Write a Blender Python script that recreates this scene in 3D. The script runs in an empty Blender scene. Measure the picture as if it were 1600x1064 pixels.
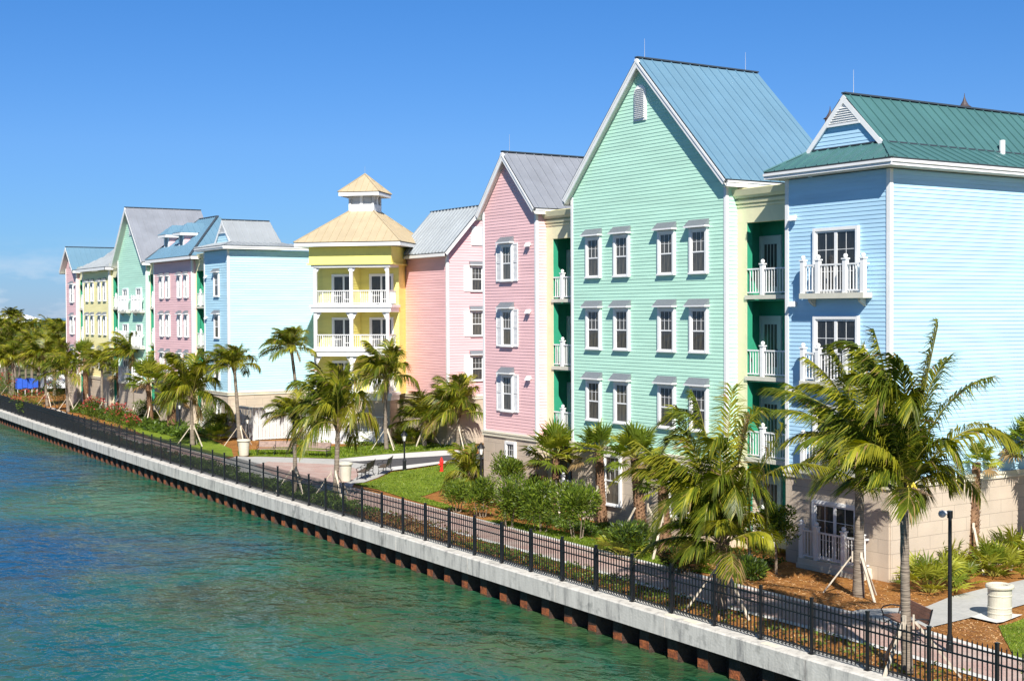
import bpy, bmesh, math, random
from math import sin, cos, pi, radians, sqrt, atan2
from mathutils import Vector, Matrix
V = Vector
sc = bpy.context.scene
COL = sc.collection

# ---------------------------------------------------------------- camera
H = 9.3
FPX = 2136.0
CR = ((0.83638564, -0.01462217, 0.54794639),
      (-0.54812295, -0.01409459, 0.83627901),
      (-0.00450513, -0.99979375, -0.01980326))
cam_d = bpy.data.cameras.new("camera")
cam = bpy.data.objects.new("camera", cam_d)
COL.objects.link(cam)
M4 = Matrix.Identity(4)
for i in range(3):
    M4[i][0] = CR[i][0]; M4[i][1] = -CR[i][1]; M4[i][2] = -CR[i][2]
M4[2][3] = H
cam.matrix_world = M4
cam_d.sensor_width = 36.0
cam_d.lens = FPX / 1600.0 * 36.0
cam_d.clip_start = 0.5
cam_d.clip_end = 6000.0
sc.camera = cam

# ---------------------------------------------------------------- light
SUNV = V((-0.565, -1.03, 1.0)).normalized()
sun_d = bpy.data.lights.new("sun", 'SUN')
sun_d.energy = 5.0
sun_d.angle = radians(0.5)
sun_d.color = (1.0, 0.955, 0.88)
sun = bpy.data.objects.new("sun", sun_d)
COL.objects.link(sun)
sun.rotation_euler = SUNV.to_track_quat('Z', 'Y').to_euler()
sun.location = (0, -20, 60)

world = bpy.data.worlds.new("World")
sc.world = world
world.use_nodes = True
wn = world.node_tree.nodes; wl = world.node_tree.links
for n in list(wn): wn.remove(n)
wout = wn.new('ShaderNodeOutputWorld')
wbg = wn.new('ShaderNodeBackground')
sky = wn.new('ShaderNodeTexSky')
sky.sky_type = 'NISHITA'
sky.sun_disc = False
sky.sun_elevation = math.asin(SUNV.z)
sky.sun_rotation = atan2(SUNV.x, SUNV.y)
sky.altitude = 0
sky.air_density = 1.0
sky.dust_density = 0.0
sky.ozone_density = 5.0
wbg.inputs['Strength'].default_value = 0.056
# a few low clouds near the horizon, part of the sky
tc = wn.new('ShaderNodeTexCoord')
mp = wn.new('ShaderNodeMapping'); mp.inputs['Scale'].default_value = (7, 7, 22)
nz = wn.new('ShaderNodeTexNoise'); nz.inputs['Scale'].default_value = 1.6; nz.inputs['Detail'].default_value = 7; nz.inputs['Roughness'].default_value = 0.6
cr = wn.new('ShaderNodeMapRange'); cr.inputs['From Min'].default_value = 0.43; cr.inputs['From Max'].default_value = 0.60
sx = wn.new('ShaderNodeSeparateXYZ')
el = wn.new('ShaderNodeMapRange'); el.inputs['From Min'].default_value = 0.055; el.inputs['From Max'].default_value = 0.012
mul = wn.new('ShaderNodeMath'); mul.operation = 'MULTIPLY'
mul2 = wn.new('ShaderNodeMath'); mul2.operation = 'MULTIPLY'; mul2.inputs[1].default_value = 0.7
mixc = wn.new('ShaderNodeMixRGB'); mixc.inputs['Color2'].default_value = (9.0, 9.8, 10.8, 1)
wl.new(tc.outputs['Generated'], mp.inputs['Vector']); wl.new(mp.outputs[0], nz.inputs['Vector'])
wl.new(nz.outputs['Fac'], cr.inputs['Value'])
wl.new(tc.outputs['Generated'], sx.inputs[0]); wl.new(sx.outputs['Z'], el.inputs['Value'])
wl.new(cr.outputs[0], mul.inputs[0]); wl.new(el.outputs[0], mul.inputs[1])
wl.new(mul.outputs[0], mul2.inputs[0]); wl.new(mul2.outputs[0], mixc.inputs['Fac'])
# clear tropical air: deeper blue than the model's default
tint = wn.new('ShaderNodeValToRGB'); te = tint.color_ramp.elements
te[0].position = 0.0; te[0].color = (.42, .62, 1.12, 1); te[1].position = 1.0; te[1].color = (.74, .85, .98, 1)
for p_, c_ in ((.05, (.46, .74, 1.16)), (.12, (.54, .84, 1.26)), (.22, (.44, .86, 1.32)), (.40, (.70, .84, 1.0))):
    q_ = te.new(p_); q_.color = (*c_, 1)
tm = wn.new('ShaderNodeMixRGB'); tm.blend_type = 'MULTIPLY'; tm.inputs['Fac'].default_value = 1
wl.new(sx.outputs['Z'], tint.inputs[0]); wl.new(sky.outputs[0], tm.inputs['Color1']); wl.new(tint.outputs[0], tm.inputs['Color2'])
wl.new(tm.outputs[0], mixc.inputs['Color1']); wl.new(mixc.outputs[0], wbg.inputs['Color'])
wl.new(wbg.outputs[0], wout.inputs['Surface'])

sc.view_settings.view_transform = 'Standard'
sc.view_settings.look = 'None'
sc.view_settings.exposure = 0.64
sc.view_settings.gamma = 1.0
sc.view_settings.use_curve_mapping = False

# ---------------------------------------------------------------- terrain helpers
def gz(x, y=0):
    t = (x - 32.3) / 3.5
    return -0.38 * min(1.0, max(0.0, t))

def ray(px, py):
    a, b, c = px - 800.0, py - 532.0, FPX
    return V([CR[i][0] * a + CR[i][1] * b + CR[i][2] * c for i in range(3)])

def at(px, py):
    """ground point that the photograph shows at a pixel"""
    d = ray(px, py); z = 0.0
    for _ in range(8):
        t = (z - H) / d.z
        p = V((0, 0, H)) + d * t
        z = gz(p.x, p.y)
    return p

# ---------------------------------------------------------------- mesh builder
class MB:
    def __init__(s): s.v = []; s.f = []; s.m = []
    def poly(s, pts, mi=0):
        k = len(s.v); s.v.extend([tuple(p) for p in pts]); s.f.append(tuple(range(k, k + len(pts)))); s.m.append(mi)
    def hexa(s, p, mi=0):
        k = len(s.v); s.v.extend([tuple(q) for q in p])
        for f in ((0, 3, 2, 1), (4, 5, 6, 7), (0, 1, 5, 4), (1, 2, 6, 5), (2, 3, 7, 6), (3, 0, 4, 7)):
            s.f.append(tuple(k + i for i in f)); s.m.append(mi)
    def box(s, x0, y0, z0, x1, y1, z1, mi=0):
        s.hexa([(x0, y0, z0), (x1, y0, z0), (x1, y1, z0), (x0, y1, z0), (x0, y0, z1), (x1, y0, z1), (x1, y1, z1), (x0, y1, z1)], mi)
    def fbox(s, fr, u0, u1, n0, n1, z0, z1, mi=0):
        s.hexa([fr.p(u0, n1, z0), fr.p(u1, n1, z0), fr.p(u1, n0, z0), fr.p(u0, n0, z0), fr.p(u0, n1, z1), fr.p(u1, n1, z1), fr.p(u1, n0, z1), fr.p(u0, n0, z1)], mi)
    def beam(s, p, q, w, h, mi=0, up=None, off=0.0):
        """oriented bar from p to q; w sideways, h along up (centre shifted by off)"""
        p = V(p); q = V(q); d = (q - p).normalized()
        up = V(up) if up is not None else V((0, 0, 1))
        if abs(d.dot(up)) > 0.999: up = V((1, 0, 0))
        sd = d.cross(up).normalized(); u2 = sd.cross(d).normalized()
        a = sd * (w / 2); b = u2 * (h / 2); o = u2 * off
        s.hexa([p - a - b + o, q - a - b + o, q + a - b + o, p + a - b + o, p - a + b + o, q - a + b + o, q + a + b + o, p + a + b + o], mi)
    def tube(s, pts, rs, n=8, mi=0, cap=True):
        pts = [V(p) for p in pts]; rings = []
        for i, p in enumerate(pts):
            d = (pts[min(i + 1, len(pts) - 1)] - pts[max(i - 1, 0)]).normalized()
            a = d.orthogonal().normalized() if i == 0 else (rings_a - d * rings_a.dot(d)).normalized()
            rings_a = a; b = d.cross(a)
            k = len(s.v); r = rs[i] if hasattr(rs, '__len__') else rs
            for j in range(n):
                t = 2 * pi * j / n; s.v.append(tuple(p + (a * cos(t) + b * sin(t)) * r))
            rings.append(k)
        for i in range(len(rings) - 1):
            k0, k1 = rings[i], rings[i + 1]
            for j in range(n):
                s.f.append((k0 + j, k0 + (j + 1) % n, k1 + (j + 1) % n, k1 + j)); s.m.append(mi)
        if cap:
            s.f.append(tuple(rings[0] + j for j in range(n))[::-1]); s.m.append(mi)
            s.f.append(tuple(rings[-1] + j for j in range(n))); s.m.append(mi)
    def lathe(s, c, prof, n=16, mi=0):
        c = V(c); ks = []
        for r, z in prof:
            ks.append(len(s.v))
            for j in range(n):
                t = 2 * pi * j / n; s.v.append((c.x + r * cos(t), c.y + r * sin(t), c.z + z))
        for i in range(len(ks) - 1):
            for j in range(n):
                s.f.append((ks[i] + j, ks[i] + (j + 1) % n, ks[i + 1] + (j + 1) % n, ks[i + 1] + j)); s.m.append(mi)
        s.f.append(tuple(ks[0] + j for j in range(n))[::-1]); s.m.append(mi)
        s.f.append(tuple(ks[-1] + j for j in range(n))); s.m.append(mi)
    def ball(s, c, r, mi=0, n=10, m=6):
        s.lathe(c, [(max(0.001, r * sin(pi * i / m)), -r * cos(pi * i / m)) for i in range(m + 1)], n, mi)
    def mesh(s, name, mats, off=(0, 0, 0), smooth=False):
        me = bpy.data.meshes.new(name)
        o = off
        me.from_pydata([(v[0] - o[0], v[1] - o[1], v[2] - o[2]) for v in s.v], [], s.f)
        if not isinstance(mats, (list, tuple)): mats = [mats]
        for m in mats: me.materials.append(m)
        if len(mats) > 1: me.polygons.foreach_set('material_index', s.m)
        if smooth: me.polygons.foreach_set('use_smooth', [True] * len(s.f))
        me.update()
        return me
    def build(s, name, mats, parent=None, smooth=False):
        off = parent_loc(parent)
        return link(name, s.mesh(name, mats, off, smooth), parent)

def parent_loc(o):
    l = V((0, 0, 0))
    while o is not None:
        l += o.location; o = o.parent
    return l

def link(name, data, parent=None, loc=None, rz=0.0):
    o = bpy.data.objects.new(name, data); COL.objects.link(o)
    if parent is not None: o.parent = parent
    if loc is not None: o.location = loc
    o.rotation_euler = (0, 0, rz)
    return o

def tag(o, label, cat, group=None):
    o['label'] = label; o['category'] = cat
    if group: o['group'] = group
    return o

def thing(name, loc, label, cat, group=None, rz=0.0):
    return tag(link(name, None, None, V(loc), rz), label, cat, group)

def struct(o, kind='structure'):
    o['kind'] = kind; return o

class Frame:
    """wall frame: u to the viewer's right, n outward, z up"""
    def __init__(s, ox, oy, ang):
        s.o = V((ox, oy, 0)); s.a = ang
        s.r = V((cos(ang), sin(ang), 0)); s.n = V((sin(ang), -cos(ang), 0))
    def p(s, u, n, z): return s.o + s.r * u + s.n * n + V((0, 0, z))
def front(x, yl): return Frame(x, yl, -pi / 2)      # facade towards the canal, origin at its far (left) end
def side(xl, y): return Frame(xl, y, 0.0)           # facade towards the camera

# ---------------------------------------------------------------- materials
def nodes(m):
    m.use_nodes = True; t = m.node_tree
    return t, t.nodes['Principled BSDF']
def mat(name, col, rough=0.6, metal=0.0, var=0.0, vscale=1.0, bump=0.0, bscale=20.0, spec=0.5, col2=None, stretch=(1, 1, 1), coat=0.0):
    m = bpy.data.materials.new(name); t, b = nodes(m)
    b.inputs['Base Color'].default_value = (*col, 1); b.inputs['Roughness'].default_value = rough
    b.inputs['Metallic'].default_value = metal; b.inputs['Specular IOR Level'].default_value = spec
    b.inputs['Coat Weight'].default_value = coat
    if var or col2 or bump:
        tc = t.nodes.new('ShaderNodeTexCoord'); mp = t.nodes.new('ShaderNodeMapping'); mp.inputs['Scale'].default_value = stretch
        t.links.new(tc.outputs['Object'], mp.inputs[0])
    if var or col2:
        n = t.nodes.new('ShaderNodeTexNoise'); n.inputs['Scale'].default_value = vscale; n.inputs['Detail'].default_value = 6; n.inputs['Roughness'].default_value = 0.62
        t.links.new(mp.outputs[0], n.inputs['Vector'])
        r = t.nodes.new('ShaderNodeValToRGB')
        c2 = col2 if col2 else tuple(c * (1 - var) for c in col)
        c1 = col if col2 else tuple(min(1, c * (1 + var * 0.5)) for c in col)
        r.color_ramp.elements[0].position = 0.36; r.color_ramp.elements[0].color = (*c2, 1)
        r.color_ramp.elements[1].position = 0.64; r.color_ramp.elements[1].color = (*c1, 1)
        t.links.new(n.outputs['Fac'], r.inputs[0]); t.links.new(r.outputs[0], b.inputs['Base Color'])
    if bump:
        n2 = t.nodes.new('ShaderNodeTexNoise'); n2.inputs['Scale'].default_value = bscale; n2.inputs['Detail'].default_value = 5
        t.links.new(mp.outputs[0], n2.inputs['Vector'])
        bp = t.nodes.new('ShaderNodeBump'); bp.inputs['Strength'].default_value = bump; bp.inputs['Distance'].default_value = 0.05
        t.links.new(n2.outputs['Fac'], bp.inputs['Height']); t.links.new(bp.outputs[0], b.inputs['Normal'])
    return m

def siding_mat(name, col): return mat(name, col, 0.55, var=0.085, vscale=0.8, bump=0.06, bscale=9, stretch=(.35, .35, 3.2))
S_BLUE = siding_mat('blue_siding', (0.43, 0.665, 0.84))
S_MINT = siding_mat('mint_siding', (0.50, 0.79, 0.63))
S_ROSE = siding_mat('rose_siding', (0.84, 0.53, 0.53))
S_PINK = siding_mat('pink_siding', (0.80, 0.48, 0.49))
S_YELL = siding_mat('yellow_siding', (0.85, 0.76, 0.22))
S_LEMON = siding_mat('lemon_siding', (0.93, 0.83, 0.42))
S_SKY = siding_mat('pale_blue_siding', (0.46, 0.71, 0.83))
M_WHITE = mat('white_paint', (0.80, 0.80, 0.79), 0.45, var=0.05, vscale=2)
M_CREAM = mat('cream_stucco', (0.74, 0.70, 0.45), 0.7, var=0.05, vscale=2, bump=0.1, bscale=40)
M_SLAB = mat('balcony_slab_paint', (0.62, 0.60, 0.50), 0.65, var=0.08, vscale=2)
M_MOULD = mat('stone_moulding', (0.72, 0.66, 0.52), 0.7, var=0.06, vscale=3)
M_SOFFIT = mat('soffit_paint', (0.62, 0.62, 0.56), 0.6)
M_GREEN = mat('deep_green_wall', (0.03, 0.30, 0.17), 0.6, var=0.08, vscale=2)
M_DOOR = mat('door_paint', (0.55, 0.62, 0.58), 0.45)
M_FRIEZE = mat('yellow_frieze_paint', (0.84, 0.76, 0.20), 0.55, var=0.04, vscale=2)
R_TEAL = mat('teal_metal_roof', (0.075, 0.185, 0.185), 0.42, 0.15, var=0.10, vscale=0.5, bump=0.03, bscale=2)
R_BLUE = mat('blue_metal_roof', (0.15, 0.28, 0.38), 0.45, 0.15, var=0.07, vscale=0.5, bump=0.03, bscale=2)
R_GREY = mat('grey_metal_roof', (0.30, 0.32, 0.36), 0.42, 0.25, var=0.12, vscale=0.6, bump=0.03, bscale=2)
R_SILV = mat('silver_metal_roof', (0.40, 0.43, 0.45), 0.40, 0.30, var=0.10, vscale=0.6, bump=0.03, bscale=2)
R_TAN = mat('tan_metal_roof', (0.47, 0.385, 0.25), 0.5, 0.05, var=0.08, vscale=0.8)
M_EDGE = mat('dark_roof_edge', (0.045, 0.06, 0.075), 0.5)
M_HOOD = mat('grey_hood_metal', (0.20, 0.22, 0.24), 0.5, 0.2, var=0.08, vscale=3)
M_IRON = mat('black_iron', (0.008, 0.009, 0.011), 0.42, var=0.2, vscale=8)
M_ROD = mat('lightning_rod_steel', (0.55, 0.55, 0.55), 0.4, 0.6)

def block_mat():
    m = bpy.data.materials.new('masonry_blocks'); t, b = nodes(m); N = t.nodes.new; L = t.links.new
    tc = N('ShaderNodeTexCoord'); sp = N('ShaderNodeSeparateXYZ'); L(tc.outputs['Object'], sp.inputs[0])
    sb = N('ShaderNodeMath'); sb.operation = 'SUBTRACT'; L(sp.outputs['X'], sb.inputs[0]); L(sp.outputs['Y'], sb.inputs[1])
    cb = N('ShaderNodeCombineXYZ'); L(sb.outputs[0], cb.inputs['X']); L(sp.outputs['Z'], cb.inputs['Y'])
    br = N('ShaderNodeTexBrick'); L(cb.outputs[0], br.inputs['Vector'])
    br.inputs['Scale'].default_value = 1.0; br.inputs['Brick Width'].default_value = 1.35; br.inputs['Row Height'].default_value = 0.5
    br.inputs['Mortar Size'].default_value = 0.009; br.inputs['Mortar Smooth'].default_value = 0.1
    br.inputs['Color1'].default_value = (0.56, 0.46, 0.355, 1); br.inputs['Color2'].default_value = (0.52, 0.43, 0.335, 1); br.inputs['Mortar'].default_value = (0.34, 0.28, 0.22, 1)
    n = N('ShaderNodeTexNoise'); n.inputs['Scale'].default_value = 1.2; n.inputs['Detail'].default_value = 8; L(tc.outputs['Object'], n.inputs['Vector'])
    mr = N('ShaderNodeMapRange'); mr.inputs['To Min'].default_value = 0.82; mr.inputs['To Max'].default_value = 1.12; L(n.outputs['Fac'], mr.inputs['Value'])
    mx = N('ShaderNodeMixRGB'); mx.blend_type = 'MULTIPLY'; mx.inputs['Fac'].default_value = 1; L(br.outputs['Color'], mx.inputs['Color1']); L(mr.outputs[0], mx.inputs['Color2'])
    L(mx.outputs[0], b.inputs['Base Color']); b.inputs['Roughness'].default_value = 0.85
    n3 = N('ShaderNodeTexNoise'); n3.inputs['Scale'].default_value = 30; L(tc.outputs['Object'], n3.inputs['Vector'])
    ad = N('ShaderNodeMath'); ad.operation = 'SUBTRACT'; L(n3.outputs['Fac'], ad.inputs[0]); L(br.outputs['Fac'], ad.inputs[1])
    bp = N('ShaderNodeBump'); bp.inputs['Strength'].default_value = 0.4; bp.inputs['Distance'].default_value = 0.02; L(ad.outputs[0], bp.inputs['Height']); L(bp.outputs[0], b.inputs['Normal'])
    return m
M_BLOCK = block_mat()

def glass_mat(name, fold, dark, amount):
    """window glass over a half drawn curtain"""
    m = bpy.data.materials.new(name); t, b = nodes(m); N = t.nodes.new; L = t.links.new
    tc = N('ShaderNodeTexCoord'); mp = N('ShaderNodeMapping'); mp.inputs['Scale'].default_value = (9, 0, 0.5); L(tc.outputs['Object'], mp.inputs[0])
    n = N('ShaderNodeTexNoise'); n.inputs['Scale'].default_value = 2.2; n.inputs['Detail'].default_value = 2; L(mp.outputs[0], n.inputs['Vector'])
    n2 = N('ShaderNodeTexNoise'); n2.inputs['Scale'].default_value = 1.3; L(tc.outputs['Object'], n2.inputs['Vector'])
    oi = N('ShaderNodeObjectInfo'); ad = N('ShaderNodeMath'); ad.operation = 'ADD'; L(n.outputs['Fac'], ad.inputs[0])
    ml = N('ShaderNodeMath'); ml.operation = 'MULTIPLY_ADD'; ml.inputs[1].default_value = 0.22; ml.inputs[2].default_value = -0.11; L(oi.outputs['Random'], ml.inputs[0]); L(ml.outputs[0], ad.inputs[1])
    r = N('ShaderNodeValToRGB'); r.color_ramp.elements[0].position = 0.5 - amount * .3; r.color_ramp.elements[0].color = (*dark, 1)
    r.color_ramp.elements[1].position = 0.72; r.color_ramp.elements[1].color = (*fold, 1)
    L(ad.outputs[0], r.inputs[0]); L(r.outputs[0], b.inputs['Base Color'])
    b.inputs['Roughness'].default_value = 0.6; b.inputs['Coat Weight'].default_value = 1.0; b.inputs['Coat Roughness'].default_value = 0.03
    bp = N('ShaderNodeBump'); bp.inputs['Strength'].default_value = 0.08; bp.inputs['Distance'].default_value = 0.1; L(n2.outputs['Fac'], bp.inputs['Height']); L(bp.outputs[0], b.inputs['Coat Normal'])
    return m
M_GLASS = glass_mat('window_glass', (0.13, 0.115, 0.09), (0.018, 0.02, 0.022), 0.6)
M_GLASSD = glass_mat('dark_door_glass', (0.035, 0.035, 0.035), (0.006, 0.007, 0.009), 0.2)

# ---------------------------------------------------------------- building kit
def interval(poly, z):
    us = []
    for i in range(len(poly)):
        (u0, z0), (u1, z1) = poly[i], poly[(i + 1) % len(poly)]
        if (z0 - z) * (z1 - z) <= 0 and z0 != z1: us.append(u0 + (u1 - u0) * (z - z0) / (z1 - z0))
        elif z0 == z and z1 == z: us += [u0, u1]
    return (min(us), max(us)) if us else None

EXP = [0.155]
def clap(mb, fr, poly, exp=None, n0=0.0, lip=None):
    """lap boards over a polygon given in (u, z)"""
    exp = exp or EXP[0]; lip = lip or ((.022 if exp < .18 else .026) if abs(fr.a) < .1 else (.016 if exp < .18 else .02))
    zs = [z for _, z in poly]; z = min(zs); zt = max(zs)
    while z < zt - 1e-4:
        z1 = min(z + exp, zt)
        a = interval(poly, z + 1e-5); b = interval(poly, z1 - 1e-5)
        if a and b:
            mb.poly([fr.p(a[0], n0 + lip, z), fr.p(a[1], n0 + lip, z), fr.p(b[1], n0, z1), fr.p(b[0], n0, z1)])
            mb.poly([fr.p(a[0], n0, z), fr.p(a[1], n0, z), fr.p(a[1], n0 + lip, z), fr.p(a[0], n0 + lip, z)])
        z = z1

def slope(mb, poly, eave, seam=0.55, t=0.07, sh=0.05, sw=0.035, mi=0, me=1):
    """sheet metal roof plane with standing seams that run up from the eave direction"""
    P = [V(p) for p in poly]; e = V(eave).normalized()
    nrm = (P[1] - P[0]).cross(P[2] - P[0]).normalized()
    if nrm.z < 0: nrm = -nrm; P = P[::-1]
    s = nrm.cross(e).normalized()
    if s.z < 0: s = -s
    low = [p - nrm * t for p in P]
    mb.poly(P, mi); mb.poly(low[::-1], mi)
    for i in range(len(P)):
        j = (i + 1) % len(P); mb.poly([low[i], low[j], P[j], P[i]], me)
    es = [(p - P[0]).dot(e) for p in P]; ss = [(p - P[0]).dot(s) for p in P]
    x = min(es) + seam * 0.5
    pl = list(zip(ss, es))
    while x < max(es):
        iv = interval([(a, b) for a, b in pl], x)
        if iv and iv[1] - iv[0] > 0.1:
            a = P[0] + e * x + s * (iv[0] + 0.01); b = P[0] + e * x + s * (iv[1] - 0.01)
            mb.beam(a, b, sw, sh, mi, up=nrm, off=sh / 2 - 0.004)
        x += seam

def fascia(mb, p, q, h=0.24, t=0.05, out=None):
    p = V(p); q = V(q)
    mb.beam(p - V((0, 0, h / 2)), q - V((0, 0, h / 2)), t, h)

TPL = {}
def win_tpl(w, h, hood=True, grid=True, shut=False, trim=0.13):
    k = (w, h, hood, grid, shut)
    if k in TPL: return TPL[k]
    fr = Frame(0, 0, 0); parts = []
    f = MB()
    f.fbox(fr, -w/2, -w/2 + trim, 0, 0.11, 0, h); f.fbox(fr, w/2 - trim, w/2, 0, 0.11, 0, h)
    f.fbox(fr, -w/2 + trim, w/2 - trim, 0, 0.108, h - trim, h - .001)
    f.fbox(fr, -w/2 - 0.03, w/2 + 0.03, 0, 0.15, -0.07, 0.0)
    gw0, gw1, gh0, gh1 = -w/2 + trim, w/2 - trim, 0.0, h - trim
    s = MB(); st = 0.045
    for a, b, c, d, n in ((gw0, gw0 + st, gh0, gh1, .055), (gw1 - st, gw1, gh0, gh1, .055), (gw0 + st, gw1 - st, gh0, gh0 + .06, .054), (gw0 + st, gw1 - st, gh1 - st, gh1, .054), (gw0 + st, gw1 - st, (gh0 + gh1) / 2 - .03, (gh0 + gh1) / 2 + .03, .06)):
        s.fbox(fr, a, b, 0.033, n, c, d)
    if grid:
        for i in (1, 2):
            u = gw0 + (gw1 - gw0) * i / 3; s.fbox(fr, u - .008, u + .008, .036, .048, (gh0 + gh1) / 2 + .03, gh1 - st)
        zc = (gh0 + gh1) * .5 + (gh1 - gh0) * .25; s.fbox(fr, gw0 + st, gw1 - st, .036, .0475, zc - .008, zc + .008)
    g = MB(); g.fbox(fr, gw0, gw1, 0.031, 0.040, gh0, gh1)
    parts = [('sash', s.mesh('sash', M_WHITE)), ('pane', g.mesh('pane', M_GLASS))]
    if hood:
        m = MB(); e = 0.09
        a, b = -w/2 - e, w/2 + e; z0, z1 = h + 0.02, h + 0.36; n0, n1 = 0.034, 0.30
        m.hexa([fr.p(a, n1, z0 + .07), fr.p(b, n1, z0 + .07), fr.p(b, n0, z0 + .07), fr.p(a, n0, z0 + .07), fr.p(a, n1, z0 + .09), fr.p(b, n1, z0 + .09), fr.p(b, n0, z1), fr.p(a, n0, z1)], 0)
        m.fbox(fr, a - .02, b + .02, n0, n1 + .03, z0, z0 + .068, 1)
        parts.append(('hood', m.mesh('hood', [M_HOOD, M_WHITE])))
    if shut:
        for sg in (-1, 1):
            m = MB(); sw_ = w * 0.42; c = sg * (w/2 + sw_/2 + .01); u0, u1 = c - sw_/2, c + sw_/2
            for a, b in ((u0, u0 + .05), (u1 - .05, u1)): m.fbox(fr, a, b, .033, .075, -.05, h)
            for zc in (-.05, h * .5 - .04, h - .08): m.fbox(fr, u0 + .05, u1 - .05, .033, .074, zc, zc + .08)
            z = .03
            while z < h - .1:
                if abs(z + .03 - h * .5) > .07:
                    m.hexa([fr.p(u0 + .05, .065, z), fr.p(u1 - .05, .065, z), fr.p(u1 - .05, .055, z), fr.p(u0 + .05, .055, z), fr.p(u0 + .05, .035, z + .055), fr.p(u1 - .05, .035, z + .055), fr.p(u1 - .05, .025, z + .055), fr.p(u0 + .05, .025, z + .055)])
                z += .06
            parts.append(('shutter', m.mesh('shutter', M_WHITE)))
    TPL[k] = ('window', f.mesh('window', M_WHITE), parts)
    return TPL[k]

def slider_tpl(w, h, panels=2, grid=True, mull=0.07):
    k = ('s', w, h, panels, grid)
    if k in TPL: return TPL[k]
    fr = Frame(0, 0, 0); f = MB(); t = .12
    f.fbox(fr, -w/2, -w/2 + t, 0, .12, 0, h); f.fbox(fr, w/2 - t, w/2, 0, .12, 0, h); f.fbox(fr, -w/2 + t, w/2 - t, 0, .118, h - t, h - .001)
    s = MB(); g0, g1 = -w/2 + t, w/2 - t
    for i in range(panels):
        a = g0 + (g1 - g0) * i / panels; b = g0 + (g1 - g0) * (i + 1) / panels; m = mull
        s.fbox(fr, a, a + m, .033, .07, 0, h - t); s.fbox(fr, b - m, b, .033, .07, 0, h - t)
        s.fbox(fr, a + m, b - m, .033, .068, 0, .1); s.fbox(fr, a + m, b - m, .033, .068, h - t - m, h - t)
        if grid:
            c = (a + b) / 2; s.fbox(fr, c - .01, c + .01, .036, .05, .1, h - t - m)
            for q in (.33, .66): s.fbox(fr, a + m, b - m, .036, .0495, h * q - .01, h * q + .01)
    g = MB(); g.fbox(fr, g0, g1, .031, .042, 0, h - t)
    TPL[k] = ('sliding_door', f.mesh('sliding_door', M_WHITE), [('door_leaf', s.mesh('door_leaf', M_WHITE)), ('pane', g.mesh('pane', M_GLASSD))])
    return TPL[k]

def entry_tpl():
    if 'entry' in TPL: return TPL['entry']
    fr = Frame(0, 0, 0); f = MB(); w, h = 1.25, 2.45
    f.fbox(fr, -w/2, -w/2 + .12, 0, .1, 0, h); f.fbox(fr, w/2 - .12, w/2, 0, .1, 0, h); f.fbox(fr, -w/2 + .12, w/2 - .12, 0, .098, h - .12, h)
    s = MB(); s.fbox(fr, -w/2 + .12, w/2 - .12, .01, .05, 0, h - .12)
    g = MB()
    for i in range(4):
        u = -.36 + i * .19; g.fbox(fr, u, u + .14, .04, .06, .35, 2.1)
    k = MB(); k.ball(fr.p(.4, .1, 1.05), .04)
    TPL['entry'] = ('entry_door', f.mesh('entry_door', M_DOOR), [('door_leaf', s.mesh('door_leaf', M_DOOR)), ('pane', g.mesh('pane', M_GLASS)), ('handle', k.mesh('handle', M_IRON))])
    return TPL['entry']

def put(tpl, fr, u, z, parent, n=0.0):
    name, me, parts = tpl
    o = link(name, me, parent, fr.p(u, n, z) - parent_loc(parent), fr.a)
    for pn, pm in parts: link(pn, pm, o)
    return o

def lamp_pair(fr, u, z, parent):
    if 'wl' not in TPL:
        m = MB(); f0 = Frame(0, 0, 0)
        m.fbox(f0, -.2, .2, .0, .05, -.02, .12)
        for c in (-.14, .14):
            m.hexa([f0.p(c - .1, .3, -.12), f0.p(c + .1, .3, -.12), f0.p(c + .1, .12, -.12), f0.p(c - .1, .12, -.12), f0.p(c - .06, .16, .16), f0.p(c + .06, .16, .16), f0.p(c + .06, .05, .16), f0.p(c - .06, .05, .16)])
        TPL['wl'] = m.mesh('wall_light', M_WHITE)
    o = link('wall_light', TPL['wl'], parent, fr.p(u, 0.02, z) - parent_loc(parent), fr.a); o.scale = (.72, .72, .72); return o

def railing(mb, fr, pts, z, posts, h=1.05, mi=0, ball=True, bal=0.15, pw=0.17):
    """pts: list of (u, n); rails and balusters between them; posts at given (u, n)"""
    for (a, b) in zip(pts[:-1], pts[1:]):
        p = fr.p(a[0], a[1], 0); q = fr.p(b[0], b[1], 0); L = (q - p).length; d = (q - p).normalized()
        mb.beam(p + V((0, 0, z + h)), q + V((0, 0, z + h)), .07, .06, mi)
        mb.beam(p + V((0, 0, z + .1)), q + V((0, 0, z + .1)), .05, .05, mi)
        k = max(1, int(L / bal))
        for i in range(1, k):
            c = p + d * (L * i / k); mb.box(c.x - .015, c.y - .015, z + .125, c.x + .015, c.y + .015, z + h - .03, mi)
    return [fr.p(u, n, z) for u, n in posts]
def post_mesh(h=1.22, w=.17, ball=True):
    k = ('post', h, w, ball)
    if k not in TPL:
        m = MB(); m.box(-w/2, -w/2, 0, w/2, w/2, h); m.box(-w/2 - .03, -w/2 - .03, h, w/2 + .03, w/2 + .03, h + .05)
        if ball: m.ball((0, 0, h + .05 + .08), .088)
        TPL[k] = m.mesh('post', M_WHITE)
    return TPL[k]

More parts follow.
